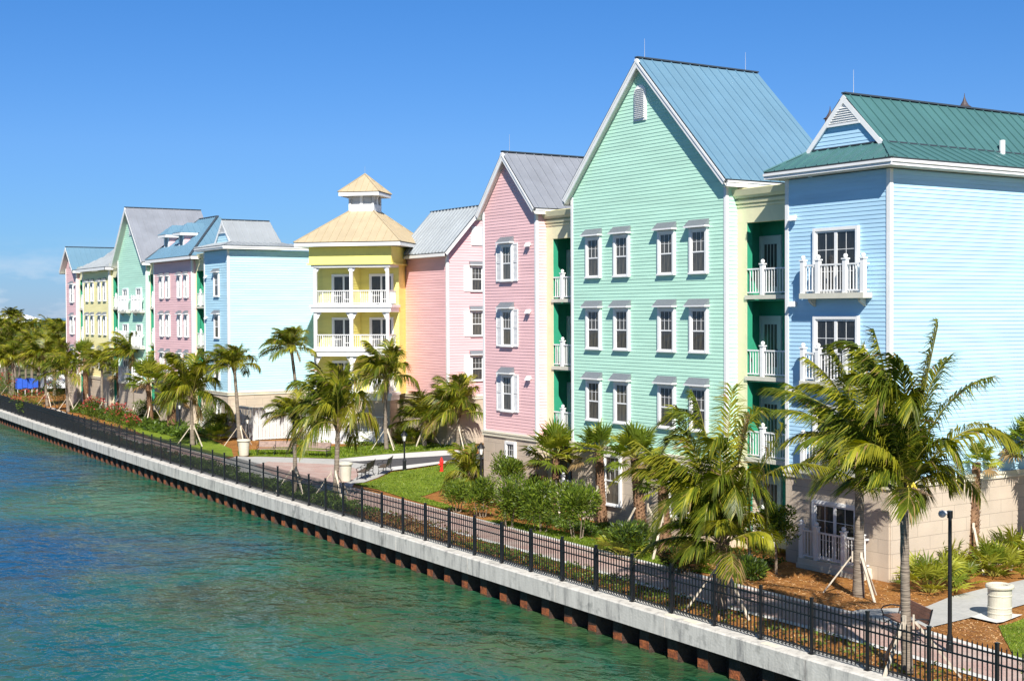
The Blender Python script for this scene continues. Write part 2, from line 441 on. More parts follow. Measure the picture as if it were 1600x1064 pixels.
def bay_balcony(fr, u, z, w, proj, parent, brackets=True, below=0.0):
    """projecting balcony with four ball-topped posts"""
    s = MB(); s.fbox(fr, u - w/2 - .1, u + w/2 + .1, .021, proj + .1, z - .2, z)
    if brackets:
        for c in (u - w/2 + .25, u + w/2 - .25):
            s.hexa([fr.p(c - .06, proj * .8, z - .3), fr.p(c + .06, proj * .8, z - .3), fr.p(c + .06, .021, z - .5), fr.p(c - .06, .021, z - .5), fr.p(c - .06, proj * .8, z - .2), fr.p(c + .06, proj * .8, z - .2), fr.p(c + .06, .021, z - .2), fr.p(c - .06, .021, z - .2)])
    if below: s.fbox(fr, u - w/2 - .14, u + w/2 + .14, .051, proj + .14, z - below, z - .201)
    o = s.build('balcony', M_SLAB, parent)
    r = MB(); ps = railing(r, fr, [(u - w/2, .09), (u - w/2, proj - .02), (u + w/2, proj - .02), (u + w/2, .09)], z, [(u - w/2, .14), (u - w/2, proj - .02), (u + w/2, proj - .02), (u + w/2, .14)])
    r.build('railing', M_WHITE, o)
    for q in (0, .26, .715, 1): link('post', post_mesh(), o, fr.p(u - w/2 + w * q, proj - .02, z) - parent_loc(o), fr.a)
    return o

def base_and_mould(h, fr_list, z0=-0.6, z1=3.0, mould=3.2):
    b = MB(); m = MB()
    for fr, L, e0, e1 in fr_list:
        b.fbox(fr, -e0, L + e1, -.2, .05, z0, z1)
        m.fbox(fr, -e0 - .09, L + e1 + .09, -.1, .14, mould - .09, mould); m.fbox(fr, -e0 - .05, L + e1 + .05, -.1, .09, mould - .18, mould - .09)
        m.fbox(fr, -e0 - .08, L + e1 + .08, -.1, .12, mould - .25, mould - .18)
    b.build('stone_base', M_BLOCK, h); m.build('base_moulding', M_MOULD, h)

def corner_boards(h, cs, z0, z1, w=.14):
    for (x, y, sx, sy) in cs:     # outer corner point and direction inwards
        m = MB(); a = x - sx * .045; b = y - sy * .045
        m.box(min(a, a + sx * w), min(b, b + sy * w), z0, max(a, a + sx * w), max(b, b + sy * w), z1)
        m.build('corner_board', M_WHITE, h)

def rod(h, p, L=.9):
    m = MB(); m.tube([V(p), V(p) + V((0, 0, L))], [.012, .006], 5); m.build('lightning_rod', M_ROD, h)

def gable_house(name, label, cat, xf, y0, y1, depth, zeave, zapex, sid, roofm, wins, z0=3.2, over=.55, ro=.58, roofdepth=None, ground=True, vent=True, base0=-.6, ypk=None, sideX=None):
    """house with its gable towards the canal"""
    h = thing(name, (xf, (y0 + y1) / 2, gz(xf)), label, cat, 'pastel town houses along the quay')
    W = y1 - y0; ym = ypk if ypk else (y0 + y1) / 2; fr = front(xf, y1); fs = side(xf, y0)
    k = (zapex - zeave) / ((y1 - y0) / 2 + over)
    zt = zeave + over * k - .1
    m = MB(); clap(m, fr, [(0, z0), (W, z0), (W, zt), (y1 - ym, zt + k * W / 2), (0, zt)])
    clap(m, fs, [(0, z0), (depth, z0), (depth, zt), (0, zt)])
    clap(m, Frame(xf + depth, y1, pi), [(0, z0), (depth, z0), (depth, zt), (0, zt)])
    clap(m, Frame(xf + depth, y0, pi / 2), [(0, z0), (W, z0), (W, zt), (0, zt)])
    m.build('siding_wall', sid, h)
    if ground: base_and_mould(h, [(fr, W, 0, 0), (fs, depth, 0, 0), (Frame(xf + depth, y1, pi), depth, 0, 0), (Frame(xf + depth, y0, pi / 2), W, 0, 0)], z0=base0)
    corner_boards(h, [(xf, y0, 1, 1), (xf, y1, 1, -1)], z0, zt)
    r = MB(); x0 = xf - ro; x1 = xf + (roofdepth or depth) + .3; ya, yb = y0 - over, y1 + over
    slope(r, [(x0, ya, zeave), (x1, ya, zeave), (x1, ym, zapex), (x0, ym, zapex)], (1, 0, 0))
    slope(r, [(x0, yb, zeave), (x1, yb, zeave), (x1, ym, zapex), (x0, ym, zapex)], (1, 0, 0))
    r.beam((x0, ym, zapex + .02), (x1, ym, zapex + .02), .22, .06, 1)
    r.build('metal_roof', [roofm, M_EDGE], h)
    f = MB(); nl = V((0, -(zapex - zeave), -(ym - ya))).normalized()
    for (yy, sg) in ((ya, 1), (yb, -1)):
        a = V((x0 + .03, yy, zeave)); b = V((x0 + .03, ym, zapex))
        up = (b - a).normalized().cross(V((1, 0, 0))); up = up if up.z > 0 else -up
        ox = V((.004 * sg, 0, 0)); f.beam(a + ox, b + ox, .06, .24, 0, up=up, off=-.19); f.beam(a + ox + V((-.035, 0, 0)), b + ox + V((-.035, 0, 0)), .05, .09, 0, up=up, off=-.115)
        f.beam((x0 + .06, yy, zeave - .19), (x1, yy, zeave - .19), .05, .24, 0)
        f.beam((x0 + .06, yy - sg * .02, zeave - .10), (x1, yy - sg * .02, zeave - .10), .07, .07, 0)
    f.build('fascia', M_WHITE, h)
    s = MB()
    for (yy, yw) in ((ya + .03, y0), (yb - .03, y1)):
        s.poly([(x0 + .06, yy, zeave - .3), (x1, yy, zeave - .3), (x1, yw, zeave - .3), (x0 + .06, yw, zeave - .3)])
        a = V((x0 + .05, yy, zeave - .3)); b = V((x0 + .05, ym, zapex - .32)); c = V((xf + .02, ym, zapex - .32)); d = V((xf + .02, yy, zeave - .3))
        s.poly([a, b, c, d])
    s.build('soffit', M_SOFFIT, h)
    return h, fr, fs, zt, k

# ================================================================ setting: water, land, paving
def qx(y): return 26.3 + .0135 * y + .00017 * y * y          # fence line
def qn(y):
    s = .0135 + .00034 * y; d = V((s, 1, 0)).normalized(); return V((-d.y, d.x, 0)), d   # towards the water, along

def water_mat():
    m = bpy.data.materials.new('sea_water'); t, b = nodes(m); N = t.nodes.new; L = t.links.new
    tc = N('ShaderNodeTexCoord')
    def noise(scale, sc, det=5, rough=.55, dist=0):
        mp = N('ShaderNodeMapping'); mp.inputs['Scale'].default_value = sc; L(tc.outputs['Object'], mp.inputs[0])
        n = N('ShaderNodeTexNoise'); n.inputs['Scale'].default_value = scale; n.inputs['Detail'].default_value = det; n.inputs['Roughness'].default_value = rough; n.inputs['Distortion'].default_value = dist
        L(mp.outputs[0], n.inputs['Vector']); return n
    def ramp(src, els):
        r = N('ShaderNodeValToRGB'); e = r.color_ramp.elements
        e[0].position, e[0].color = els[0][0], (*els[0][1], 1); e[1].position, e[1].color = els[-1][0], (*els[-1][1], 1)
        for p, c in els[1:-1]:
            q = e.new(p); q.color = (*c, 1)
        L(src, r.inputs[0]); return r
    # depth of the bed: shallow by the wall, deeper channel out
    sp = N('ShaderNodeSeparateXYZ'); L(tc.outputs['Object'], sp.inputs[0])
    dn = noise(.055, (1, .6, 1), 4, .5, .6)
    dist = N('ShaderNodeMath'); dist.operation = 'MULTIPLY_ADD'; L(sp.outputs['Y'], dist.inputs[0]); dist.inputs[1].default_value = .05; dist.inputs[2].default_value = 26.0
    df = N('ShaderNodeMath'); df.operation = 'SUBTRACT'; L(dist.outputs[0], df.inputs[0]); L(sp.outputs['X'], df.inputs[1])
    mr = N('ShaderNodeMapRange'); mr.inputs['From Min'].default_value = 0; mr.inputs['From Max'].default_value = 24; L(df.outputs[0], mr.inputs['Value'])
    ad = N('ShaderNodeMath'); ad.operation = 'MULTIPLY_ADD'; ad.inputs[1].default_value = 1.5; L(dn.outputs['Fac'], ad.inputs[0]); L(mr.outputs[0], ad.inputs[2])
    sb = N('ShaderNodeMath'); sb.operation = 'SUBTRACT'; L(ad.outputs[0], sb.inputs[0]); sb.inputs[1].default_value = .62
    c1 = ramp(sb.outputs[0], [(.05, WC[0]), (.35, WC[1]), (.62, WC[2]), (.95, WC[3])])
    for (bx, by, br_, col) in ((11, 62, 14, (.004, .055, .14)), (16, 100, 16, (.005, .07, .14)), (23.5, 76, 7, (.04, .145, .08)), (20, 47, 5.5, (.028, .05, .022)), (16, 36, 9, (.005, .10, .095))):
        vd = N('ShaderNodeVectorMath'); vd.operation = 'DISTANCE'; L(tc.outputs['Object'], vd.inputs[0]); vd.inputs[1].default_value = (bx, by, -1.25)
        nb = noise(.16, (1, .7, 1), 5, .6, .5); md = N('ShaderNodeMath'); md.operation = 'MULTIPLY_ADD'; md.inputs[1].default_value = br_ * 1.6; L(nb.outputs['Fac'], md.inputs[0]); L(vd.outputs['Value'], md.inputs[2])
        mq = N('ShaderNodeMapRange'); mq.interpolation_type = 'SMOOTHSTEP'; mq.inputs['From Min'].default_value = br_ * 1.95; mq.inputs['From Max'].default_value = br_ * 1.25; mq.inputs['To Max'].default_value = .85; L(md.outputs[0], mq.inputs['Value'])
        mz = N('ShaderNodeMixRGB'); mz.inputs['Color2'].default_value = (*col, 1); L(mq.outputs[0], mz.inputs['Fac']); L(c1.outputs[0], mz.inputs['Color1']); c1 = mz
    ml = noise(.35, (1, .45, 1), 7, .65, .8)
    c2 = ramp(ml.outputs['Fac'], [(.45, (0, 0, 0)), (.62, (1, 1, 1))])
    mx = N('ShaderNodeMixRGB'); mx.inputs['Color2'].default_value = (*WC[4], 1); L(c1.outputs[0], mx.inputs['Color1'])
    mm = N('ShaderNodeMath'); mm.operation = 'MULTIPLY'; mm.inputs[1].default_value = .45; L(c2.outputs[0], mm.inputs[0]); L(mm.outputs[0], mx.inputs['Fac'])
    L(mx.outputs[0], b.inputs['Base Color'])
    b.inputs['Roughness'].default_value = .10; b.inputs['IOR'].default_value = 1.333; b.inputs['Specular IOR Level'].default_value = .22
    w1 = noise(1.1, (1, .8, 1), 3, .5, .4); w2 = noise(4.2, (1, .7, 1), 3, .5, .3); w3 = noise(.28, (1, .8, 1), 2, .5)
    a1 = N('ShaderNodeMath'); a1.operation = 'MULTIPLY_ADD'; a1.inputs[1].default_value = .16; L(w2.outputs['Fac'], a1.inputs[0]); L(w1.outputs['Fac'], a1.inputs[2])
    a2 = N('ShaderNodeMath'); a2.operation = 'MULTIPLY_ADD'; a2.inputs[1].default_value = 1.6; L(w3.outputs['Fac'], a2.inputs[0]); L(a1.outputs[0], a2.inputs[2])
    bp = N('ShaderNodeBump'); bp.inputs['Strength'].default_value = 1.0; bp.inputs['Distance'].default_value = .26; L(a2.outputs[0], bp.inputs['Height']); L(bp.outputs[0], b.inputs['Normal'])
    return m
WC = [(.011, .062, .028), (.014, .098, .056), (.005, .090, .078), (.003, .050, .10), (.085, .12, .04)]
M_WATER = water_mat()
m = MB(); m.poly([(-3000, -60, -1.25), (3000, -60, -1.25), (3000, 5500, -1.25), (-3000, 5500, -1.25)])
struct(m.build('water', M_WATER))

def ground_mat(name, c1, c2, c3, s1, s2, bump=.6, bs=14, rough=.9):
    m = bpy.data.materials.new(name); t, b = nodes(m); N = t.nodes.new; L = t.links.new
    tc = N('ShaderNodeTexCoord')
    n1 = N('ShaderNodeTexNoise'); n1.inputs['Scale'].default_value = s1; n1.inputs['Detail'].default_value = 9; n1.inputs['Roughness'].default_value = .7; L(tc.outputs['Object'], n1.inputs['Vector'])
    n2 = N('ShaderNodeTexNoise'); n2.inputs['Scale'].default_value = s2; n2.inputs['Detail'].default_value = 4; n2.inputs['Roughness'].default_value = .7; L(tc.outputs['Object'], n2.inputs['Vector'])
    r = N('ShaderNodeValToRGB'); e = r.color_ramp.elements; e[0].position = .34; e[0].color = (*c1, 1); e[1].position = .66; e[1].color = (*c3, 1); q = e.new(.5); q.color = (*c2, 1)
    mx = N('ShaderNodeMath'); mx.operation = 'MULTIPLY_ADD'; mx.inputs[1].default_value = .55; L(n2.outputs['Fac'], mx.inputs[0])
    hf = N('ShaderNodeMath'); hf.operation = 'MULTIPLY'; hf.inputs[1].default_value = .45; L(n1.outputs['Fac'], hf.inputs[0]); L(hf.outputs[0], mx.inputs[2])
    L(mx.outputs[0], r.inputs[0]); L(r.outputs[0], b.inputs['Base Color']); b.inputs['Roughness'].default_value = rough; b.inputs['Specular IOR Level'].default_value = .2
    bp = N('ShaderNodeBump'); bp.inputs['Strength'].default_value = bump; bp.inputs['Distance'].default_value = .08; L(n2.outputs['Fac'], bp.inputs['Height']); L(bp.outputs[0], b.inputs['Normal'])
    return m
G_MULCH = ground_mat('pine_mulch', (.12, .042, .010), (.35, .145, .034), (.52, .27, .08), 1.2, 16, 1.0)
G_GRASS = ground_mat('lawn_grass', (.09, .145, .010), (.18, .25, .018), (.29, .34, .045), .6, 26, .8)
G_LAND = ground_mat('scrub_soil', (.05, .07, .02), (.10, .11, .04), (.20, .17, .09), .05, .8, .5)
G_CONC = ground_mat('path_concrete', (.36, .35, .33), (.43, .42, .39), (.50, .48, .45), .8, 7, .1, rough=.8)
G_KERB = ground_mat('pale_concrete', (.56, .54, .50), (.62, .60, .56), (.68, .66, .62), .8, 7, .1, rough=.8)
G_ASPH = ground_mat('asphalt', (.065, .063, .065), (.085, .082, .084), (.11, .105, .105), 1, 20, .2)

def paver_mat():
    m = bpy.data.materials.new('brick_pavers'); t, b = nodes(m); N = t.nodes.new; L = t.links.new
    tc = N('ShaderNodeTexCoord'); mp = N('ShaderNodeMapping'); mp.inputs['Rotation'].default_value = (0, 0, radians(42)); L(tc.outputs['Object'], mp.inputs[0])
    br = N('ShaderNodeTexBrick'); L(mp.outputs[0], br.inputs['Vector']); br.inputs['Scale'].default_value = 1; br.inputs['Brick Width'].default_value = .24; br.inputs['Row Height'].default_value = .12; br.inputs['Mortar Size'].default_value = .006
    br.inputs['Color1'].default_value = (.50, .31, .26, 1); br.inputs['Color2'].default_value = (.40, .27, .23, 1); br.inputs['Mortar'].default_value = (.20, .15, .12, 1)
    n = N('ShaderNodeTexNoise'); n.inputs['Scale'].default_value = .9; n.inputs['Detail'].default_value = 6; L(tc.outputs['Object'], n.inputs['Vector'])
    mx = N('ShaderNodeMixRGB'); mx.inputs['Color2'].default_value = (.50, .42, .36, 1); L(br.outputs['Color'], mx.inputs['Color1'])
    mr = N('ShaderNodeMapRange'); mr.inputs['From Min'].default_value = .4; mr.inputs['From Max'].default_value = .65; mr.inputs['To Max'].default_value = .6; L(n.outputs['Fac'], mr.inputs['Value']); L(mr.outputs[0], mx.inputs['Fac'])
    L(mx.outputs[0], b.inputs['Base Color']); b.inputs['Roughness'].default_value = .85
    bp = N('ShaderNodeBump'); bp.inputs['Strength'].default_value = .3; bp.inputs['Distance'].default_value = .02; bp.invert = True; L(br.outputs['Fac'], bp.inputs['Height']); L(bp.outputs[0], b.inputs['Normal'])
    return m
G_PAVE = paver_mat()

def sheet(name, pts, m, lift, step=.9):
    """a flat area laid on the terrain: clipped, subdivided and draped"""
    bm = bmesh.new(); vs = [bm.verts.new((p[0], p[1], 0)) for p in pts]
    es = [bm.edges.new((vs[i], vs[(i + 1) % len(vs)])) for i in range(len(vs))]
    bmesh.ops.triangle_fill(bm, use_beauty=True, edges=es)
    for xk in (32.3, 35.8):
        bmesh.ops.bisect_plane(bm, geom=bm.verts[:] + bm.edges[:] + bm.faces[:], plane_co=(xk, 0, 0), plane_no=(1, 0, 0))
    for v in bm.verts: v.co.z = gz(v.co.x) + lift
    bmesh.ops.recalc_face_normals(bm, faces=bm.faces)
    if bm.faces and sum(f.normal.z for f in bm.faces) < 0: bmesh.ops.reverse_faces(bm, faces=bm.faces)
    me = bpy.data.meshes.new(name); bm.to_mesh(me); bm.free(); me.materials.append(m)
    return struct(link(name, me))

# land: quay edge to the horizon
edge = [(qx(y) - .3, y) for y in range(-20, 181, 4)]
g = MB(); xs = [None, 29.0, 32.3, 35.8, 400]
for (a, b) in zip(edge[:-1], edge[1:]):
    g.poly([(a[0], a[1], 0), (32.3, a[1], 0), (32.3, b[1], 0), (b[0], b[1], 0)] if a[0] < 32.3 and b[0] < 32.3 else [(a[0], a[1], gz(a[0])), (a[0] + .1, a[1], gz(a[0])), (b[0] + .1, b[1], gz(b[0])), (b[0], b[1], gz(b[0]))])
    a0, b0 = max(a[0], 32.3), max(b[0], 32.3)
    if a0 < 35.8: g.poly([(a0, a[1], gz(a0)), (35.8, a[1], gz(36)), (35.8, b[1], gz(36)), (b0, b[1], gz(b0))])
    a0, b0 = max(a[0], 35.8), max(b[0], 35.8); g.poly([(a0, a[1], gz(a0)), (1200, a[1], gz(36)), (1200, b[1], gz(36)), (b0, b[1], gz(b0))])
struct(g.build('ground', G_MULCH))
g = MB(); g.poly([(edge[-1][0], 180, -.39), (1200, 180, -.39), (1800, 2600, -.39), (-900, 2600, -.39), (-260, 330, -.39), (10, 215, -.39)])
g.poly([(1200, -20, -.395), (3000, -20, -.395), (3000, 2600, -.395), (1200, 2600, -.395)])
struct(g.build('far_land', G_LAND))

def pxs(*ps): return [at(*p)[:2] for p in ps]
# promenade
lo = [(28.6, 10), (28.6, 20), (29.0, 26), (29.1, 29), (29.0, 34), (29.3, 40), (29.6, 50), (30.0, 60), (30.3, 70), (30.8, 80), (31.1, 88), (31.6, 98), (32.3, 108), (33.2, 120), (34.6, 134), (36.0, 146)]
up = [(30.6, 10), (30.9, 20), (31.9, 27), (31.9, 31.9), (32.0, 37), (32.3, 47.6), (32.7, 54), (33.0, 60), (33.2, 66), (33.1, 70), (33.0, 80), (33.1, 88), (33.5, 98), (34.3, 108), (35.2, 120), (36.8, 134), (38.2, 146)]
sheet('promenade', lo + up[::-1], G_KERB, .03)
sheet('promenade_paving', [(x + .28, y) for x, y in lo] + [(x - .28, y) for x, y in up[::-1]], G_PAVE, .034)
# courtyard plaza, drive and footpaths
sheet('plaza', pxs((345, 722), (370, 713.5), (400, 714), (470, 716), (530, 718), (569, 721.6), (640, 727), (612, 736), (590, 747), (553, 756), (545, 775), (440, 765)), G_CONC, .038)
sheet('plaza_paving', pxs((395, 728), (420, 722), (470, 724), (535, 727), (560, 734), (560, 744), (535, 757), (470, 762)), G_PAVE, .042)
sheet('driveway', pxs((545, 722.5), (612, 717.8), (690, 713), (760, 709), (840, 712), (750, 719), (690, 722.5), (615, 731.5)), G_ASPH, .046)
sheet('footpath', pxs((528, 718), (600, 711), (687, 705), (720, 704), (722, 710.5), (690, 712.9), (612, 717.7), (560, 721.5)), G_KERB, .05)
sheet('kerb', pxs((612, 731.5), (690, 722.5), (730, 720), (730, 723), (690, 726), (640, 733.5), (612, 737)), G_KERB, .09)
sheet('path', [at(1440, 950)[:2], at(1484, 934)[:2], at(1540, 920)[:2], at(1600, 907)[:2], (60, 33.2 - 2.2), (60, 28.5), at(1600, 946)[:2], at(1514, 967)[:2], at(1456, 982)[:2], (31.5, 26.5), (31.6, 29.5)], G_CONC, .044)
sheet('can_pad', pxs((1514, 966), (1540, 958), (1598, 963), (1557, 976)), G_KERB, .07)
# lawns
sheet('lawn', pxs((553, 757), (590, 748.5), (612, 738), (640, 734.5), (690, 727), (735, 723), (745, 745), (700, 762), (655, 776), (690, 786), (730, 800), (700, 797), (640, 781), (590, 765)), G_GRASS, .03)
sheet('lawn', pxs((395, 713), (470, 715), (528, 717), (600, 710), (687, 704), (740, 700), (745, 690), (690, 691), (600, 697), (540, 699), (430, 701), (405, 704), (372, 706), (372, 712)), G_GRASS, .028)
sheet('lawn', pxs((365, 713), (340, 716), (300, 703.5), (250, 690), (215, 675), (180, 660), (196, 655), (240, 664), (290, 676), (330, 687), (362, 702)), G_GRASS, .026)
sheet('lawn', [(32.05, 37.5), (32.35, 48), (32.6, 52), (33.8, 52), (34.3, 47), (33.8, 42), (33.4, 38.5), (32.7, 36.6)], G_GRASS, .024)
sheet('lawn', [at(1560, 978)[:2], at(1600, 967)[:2], (42, 27.2), (60, 27), (60, 5), (31.3, 5), at(1600, 1064)[:2], at(1585, 1030)[:2], at(1570, 1000)[:2]], G_GRASS, .022)
sheet('lawn', pxs((135, 648), (158, 655), (180, 650), (150, 640)), G_GRASS, .03)

# ================================================================ quay wall
def conc_mat():
    m = bpy.data.materials.new('weathered_concrete'); t, b = nodes(m); N = t.nodes.new; L = t.links.new
    tc = N('ShaderNodeTexCoord'); mp = N('ShaderNodeMapping'); mp.inputs['Scale'].default_value = (2.2, 2.2, .35); L(tc.outputs['Object'], mp.inputs[0])
    n = N('ShaderNodeTexNoise'); n.inputs['Scale'].default_value = 1.6; n.inputs['Detail'].default_value = 9; n.inputs['Roughness'].default_value = .7; L(mp.outputs[0], n.inputs['Vector'])
    r = N('ShaderNodeValToRGB'); e = r.color_ramp.elements; e[0].position = .33; e[0].color = (.26, .25, .235, 1); e[1].position = .62; e[1].color = (.63, .60, .54, 1); q = e.new(.46); q.color = (.52, .495, .445, 1)
    L(n.outputs['Fac'], r.inputs[0])
    n3 = N('ShaderNodeTexNoise'); n3.inputs['Scale'].default_value = 1.7; n3.inputs['Detail'].default_value = 3; n3.inputs['Roughness'].default_value = .55; L(tc.outputs['Object'], n3.inputs['Vector'])
    r3 = N('ShaderNodeValToRGB'); e3 = r3.color_ramp.elements; e3[0].position = .27; e3[0].color = (.55, .56, .56, 1); e3[1].position = .40; e3[1].color = (1, 1, 1, 1); L(n3.outputs['Fac'], r3.inputs[0])
    mx = N('ShaderNodeMixRGB'); mx.blend_type = 'MULTIPLY'; mx.inputs['Fac'].default_value = 1; L(r.outputs[0], mx.inputs['Color1']); L(r3.outputs[0], mx.inputs['Color2'])
    L(mx.outputs[0], b.inputs['Base Color']); b.inputs['Roughness'].default_value = .85
    n2 = N('ShaderNodeTexNoise'); n2.inputs['Scale'].default_value = 14; n2.inputs['Detail'].default_value = 6; L(tc.outputs['Object'], n2.inputs['Vector'])
    bp = N('ShaderNodeBump'); bp.inputs['Strength'].default_value = .35; bp.inputs['Distance'].default_value = .03; L(n2.outputs['Fac'], bp.inputs['Height']); L(bp.outputs[0], b.inputs['Normal'])
    return m
M_CONC = conc_mat()
M_PILE = mat('dark_steel_and_cap_shade', (.045, .022, .013), .7, var=.5, vscale=4, bump=.6, bscale=16)
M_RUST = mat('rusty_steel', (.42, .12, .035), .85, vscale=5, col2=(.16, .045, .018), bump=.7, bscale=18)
M_TIDE = mat('algae_steel', (.10, .09, .03), .8, vscale=6, col2=(.04, .05, .02), bump=.6, bscale=18)
w = thing('quay_wall', (26.5, 60, -1.2), 'long weathered concrete quay wall on rusty steel sheet piles along the water', 'quay wall')
cp = MB(); y = 14.0
while y < 178:
    y2 = y + 6.0; a = V((qx(y), y, 0)); b = V((qx(y2), y2, 0)); n, d = qn((y + y2) / 2)
    a2 = a + d * .012; b2 = b - d * .012
    o = .45; i = -.42; ch = .04
    sec = [(o, -.52), (o, .07), (o - ch, .11), (i, .11), (i, -.52)]
    P = [a2 + n * s_ + V((0, 0, z)) for s_, z in sec]; Q = [b2 + n * s_ + V((0, 0, z)) for s_, z in sec]
    for k_ in range(5):
        l_ = (k_ + 1) % 5; cp.poly([P[k_], P[l_], Q[l_], Q[k_]])
    cp.poly(P[::-1]); cp.poly(Q)
    y = y2
cp.build('concrete_cap', M_CONC, w)
pl = MB(); y = 14.0; pts = []; rr = random.Random(2)
prof = [(-.30, 0), (-.30, .5), (.24, .72), (.24, 1.19), (-.30, 1.41)]
while y < 176:
    for n_, dy in prof[:-1]:
        nn, dd = qn(y + dy); p = V((qx(y + dy), y + dy, 0)) + nn * n_; pts.append((p, n_))
    y += 1.41
for (a, na), (b, nb_) in zip(pts[:-1], pts[1:]):
    outer = na > .1 and nb_ > .1; slp = (na > .1) != (nb_ > .1)
    mi = 1 if outer else 0
    if outer:  # upper band in dark steel paints in the cap's shadow, rust left below
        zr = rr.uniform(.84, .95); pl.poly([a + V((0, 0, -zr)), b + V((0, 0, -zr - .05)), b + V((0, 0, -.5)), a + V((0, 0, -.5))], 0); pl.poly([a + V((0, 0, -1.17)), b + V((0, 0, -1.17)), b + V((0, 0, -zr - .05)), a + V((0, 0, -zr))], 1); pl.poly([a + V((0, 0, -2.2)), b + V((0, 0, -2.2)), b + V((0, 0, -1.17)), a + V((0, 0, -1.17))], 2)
    else: pl.poly([a + V((0, 0, -2.2)), b + V((0, 0, -2.2)), b + V((0, 0, -.5)), a + V((0, 0, -.5))], 0)
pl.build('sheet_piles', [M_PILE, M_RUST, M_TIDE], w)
# anodes and small plates let into the cap top
for yy in (31.0, 31.9, 27.6):
    n, d = qn(yy); c = V((qx(yy), yy, 0)) + n * .2
    pm = MB(); pm.beam(c - d * .3 + V((0, 0, .112)), c + d * .3 + V((0, 0, .112)), .22, .012); pm.build('cap_plate', M_MOULD, w)

# ================================================================ picket fence
fen = thing('picket_fence', (26.7, 60, .11), 'long black metal picket fence standing on the quay wall', 'fence')
pk = MB(); Lp = 2.0
for z, t in ((.14, .04), (1.02, .038), (1.25, .04)): pk.box(-t / 2 + .0, 0.05, z - .02, t / 2, Lp - .05, z + .02)
for i in range(13):
    yy = .05 + (Lp - .1) * (i + .5) / 13; pk.box(-.013, yy - .013, .06, .013, yy + .013, 1.4)
    pk.hexa([(-.0105, yy - .0105, 1.4), (.0105, yy - .0105, 1.4), (.0105, yy + .0105, 1.4), (-.0105, yy + .0105, 1.4), (-.002, yy - .002, 1.45), (.002, yy - .002, 1.45), (.002, yy + .002, 1.45), (-.002, yy + .002, 1.45)])
pkm = pk.mesh('fence_panel', M_IRON)
po = MB(); po.box(-.038, -.038, 0, .038, .038, 1.50); po.box(-.046, -.046, 1.5, .046, .046, 1.53); po.box(-.075, -.075, 0, .075, .075, .02)
pom = po.mesh('fence_post', M_IRON)
y = 16.22; nposts = 0
while y < 170:
    a = V((qx(y), y, 0)); b = V((qx(y + 2), y + 2, 0)); ang = atan2(b.y - a.y, b.x - a.x) - pi / 2
    link('fence_post', pom, fen, a - fen.location + V((0, 0, .11)), ang); link('fence_panel', pkm, fen, a - fen.location + V((0, 0, .11)), ang)
    y += 2.0 / sqrt(1 + (.0135 + .00034 * y) ** 2); nposts += 1

FL = (10.0, 6.7, 3.4)
ROWS = (10.98, 7.66, 4.34)

def connector(h, xf, y0, y1, depth=1.25, doors=True, zt=14.42, near_dark=True, ground=True):
    """recessed balcony bay between two houses; y0 near side, y1 far side"""
    x = xf + (.65 if doors else .32); fr = front(x, y1); W = y1 - y0; pw = .58 if doors else .22
    lg = MB()
    lg.fbox(fr, 0, W, -.3, 0, 12.95, zt - .05)
    lg.fbox(fr, 0, pw, -.3, -.002, gz(x) - .2, 12.95)
    for z0, z1, n in ((13.6, 13.68, .05), (13.74, 13.86, .12), (13.95, 14.05, .2), (14.05, 14.3, .32)):
        lg.hexa([fr.p(0, n * .75, z0), fr.p(W, n * .75, z0), fr.p(W, -.01, z0), fr.p(0, -.01, z0), fr.p(0, n, z1), fr.p(W, n, z1), fr.p(W, -.01, z1), fr.p(0, -.01, z1)])
    c = lg.build('balcony_surround', M_CREAM, h)
    g = MB(); fi = Frame(x + depth, y1, -pi / 2)
    g.fbox(fi, 0, W, -.1, 0, -.3, 13.2)
    g.box(x + .3, y1 - .03, -.3, x + depth, y1 + .0, 13.2)
    g.box(x + .02, y1 - pw - .006, -.3, x + .3, y1 - pw + .02, 12.95)
    for z in (13.1, 9.8, 6.5, 3.2): g.box(x + .05, y0, z - .04, x + depth, y1 - .04, z)
    g.build('recess_wall', M_GREEN, h)
    for z in FL + (0.1,):
        s = MB(); s.fbox(fr, pw - .08, W, -depth, .06, z - .17, z)
        o = s.build('balcony', M_SLAB, h)
        r = MB(); railing(r, fr, [(pw + .02, -.03), (W - .12, -.03)], z, [])
        r.build('railing', M_WHITE, o)
        for u in (pw + .02 + (W - pw) * .30, W - .2):
            link('post', post_mesh(), o, fr.p(u, -.03, z) - parent_loc(o), fr.a)
        if doors: put(entry_tpl(), fi, .72, z, h)
    return c

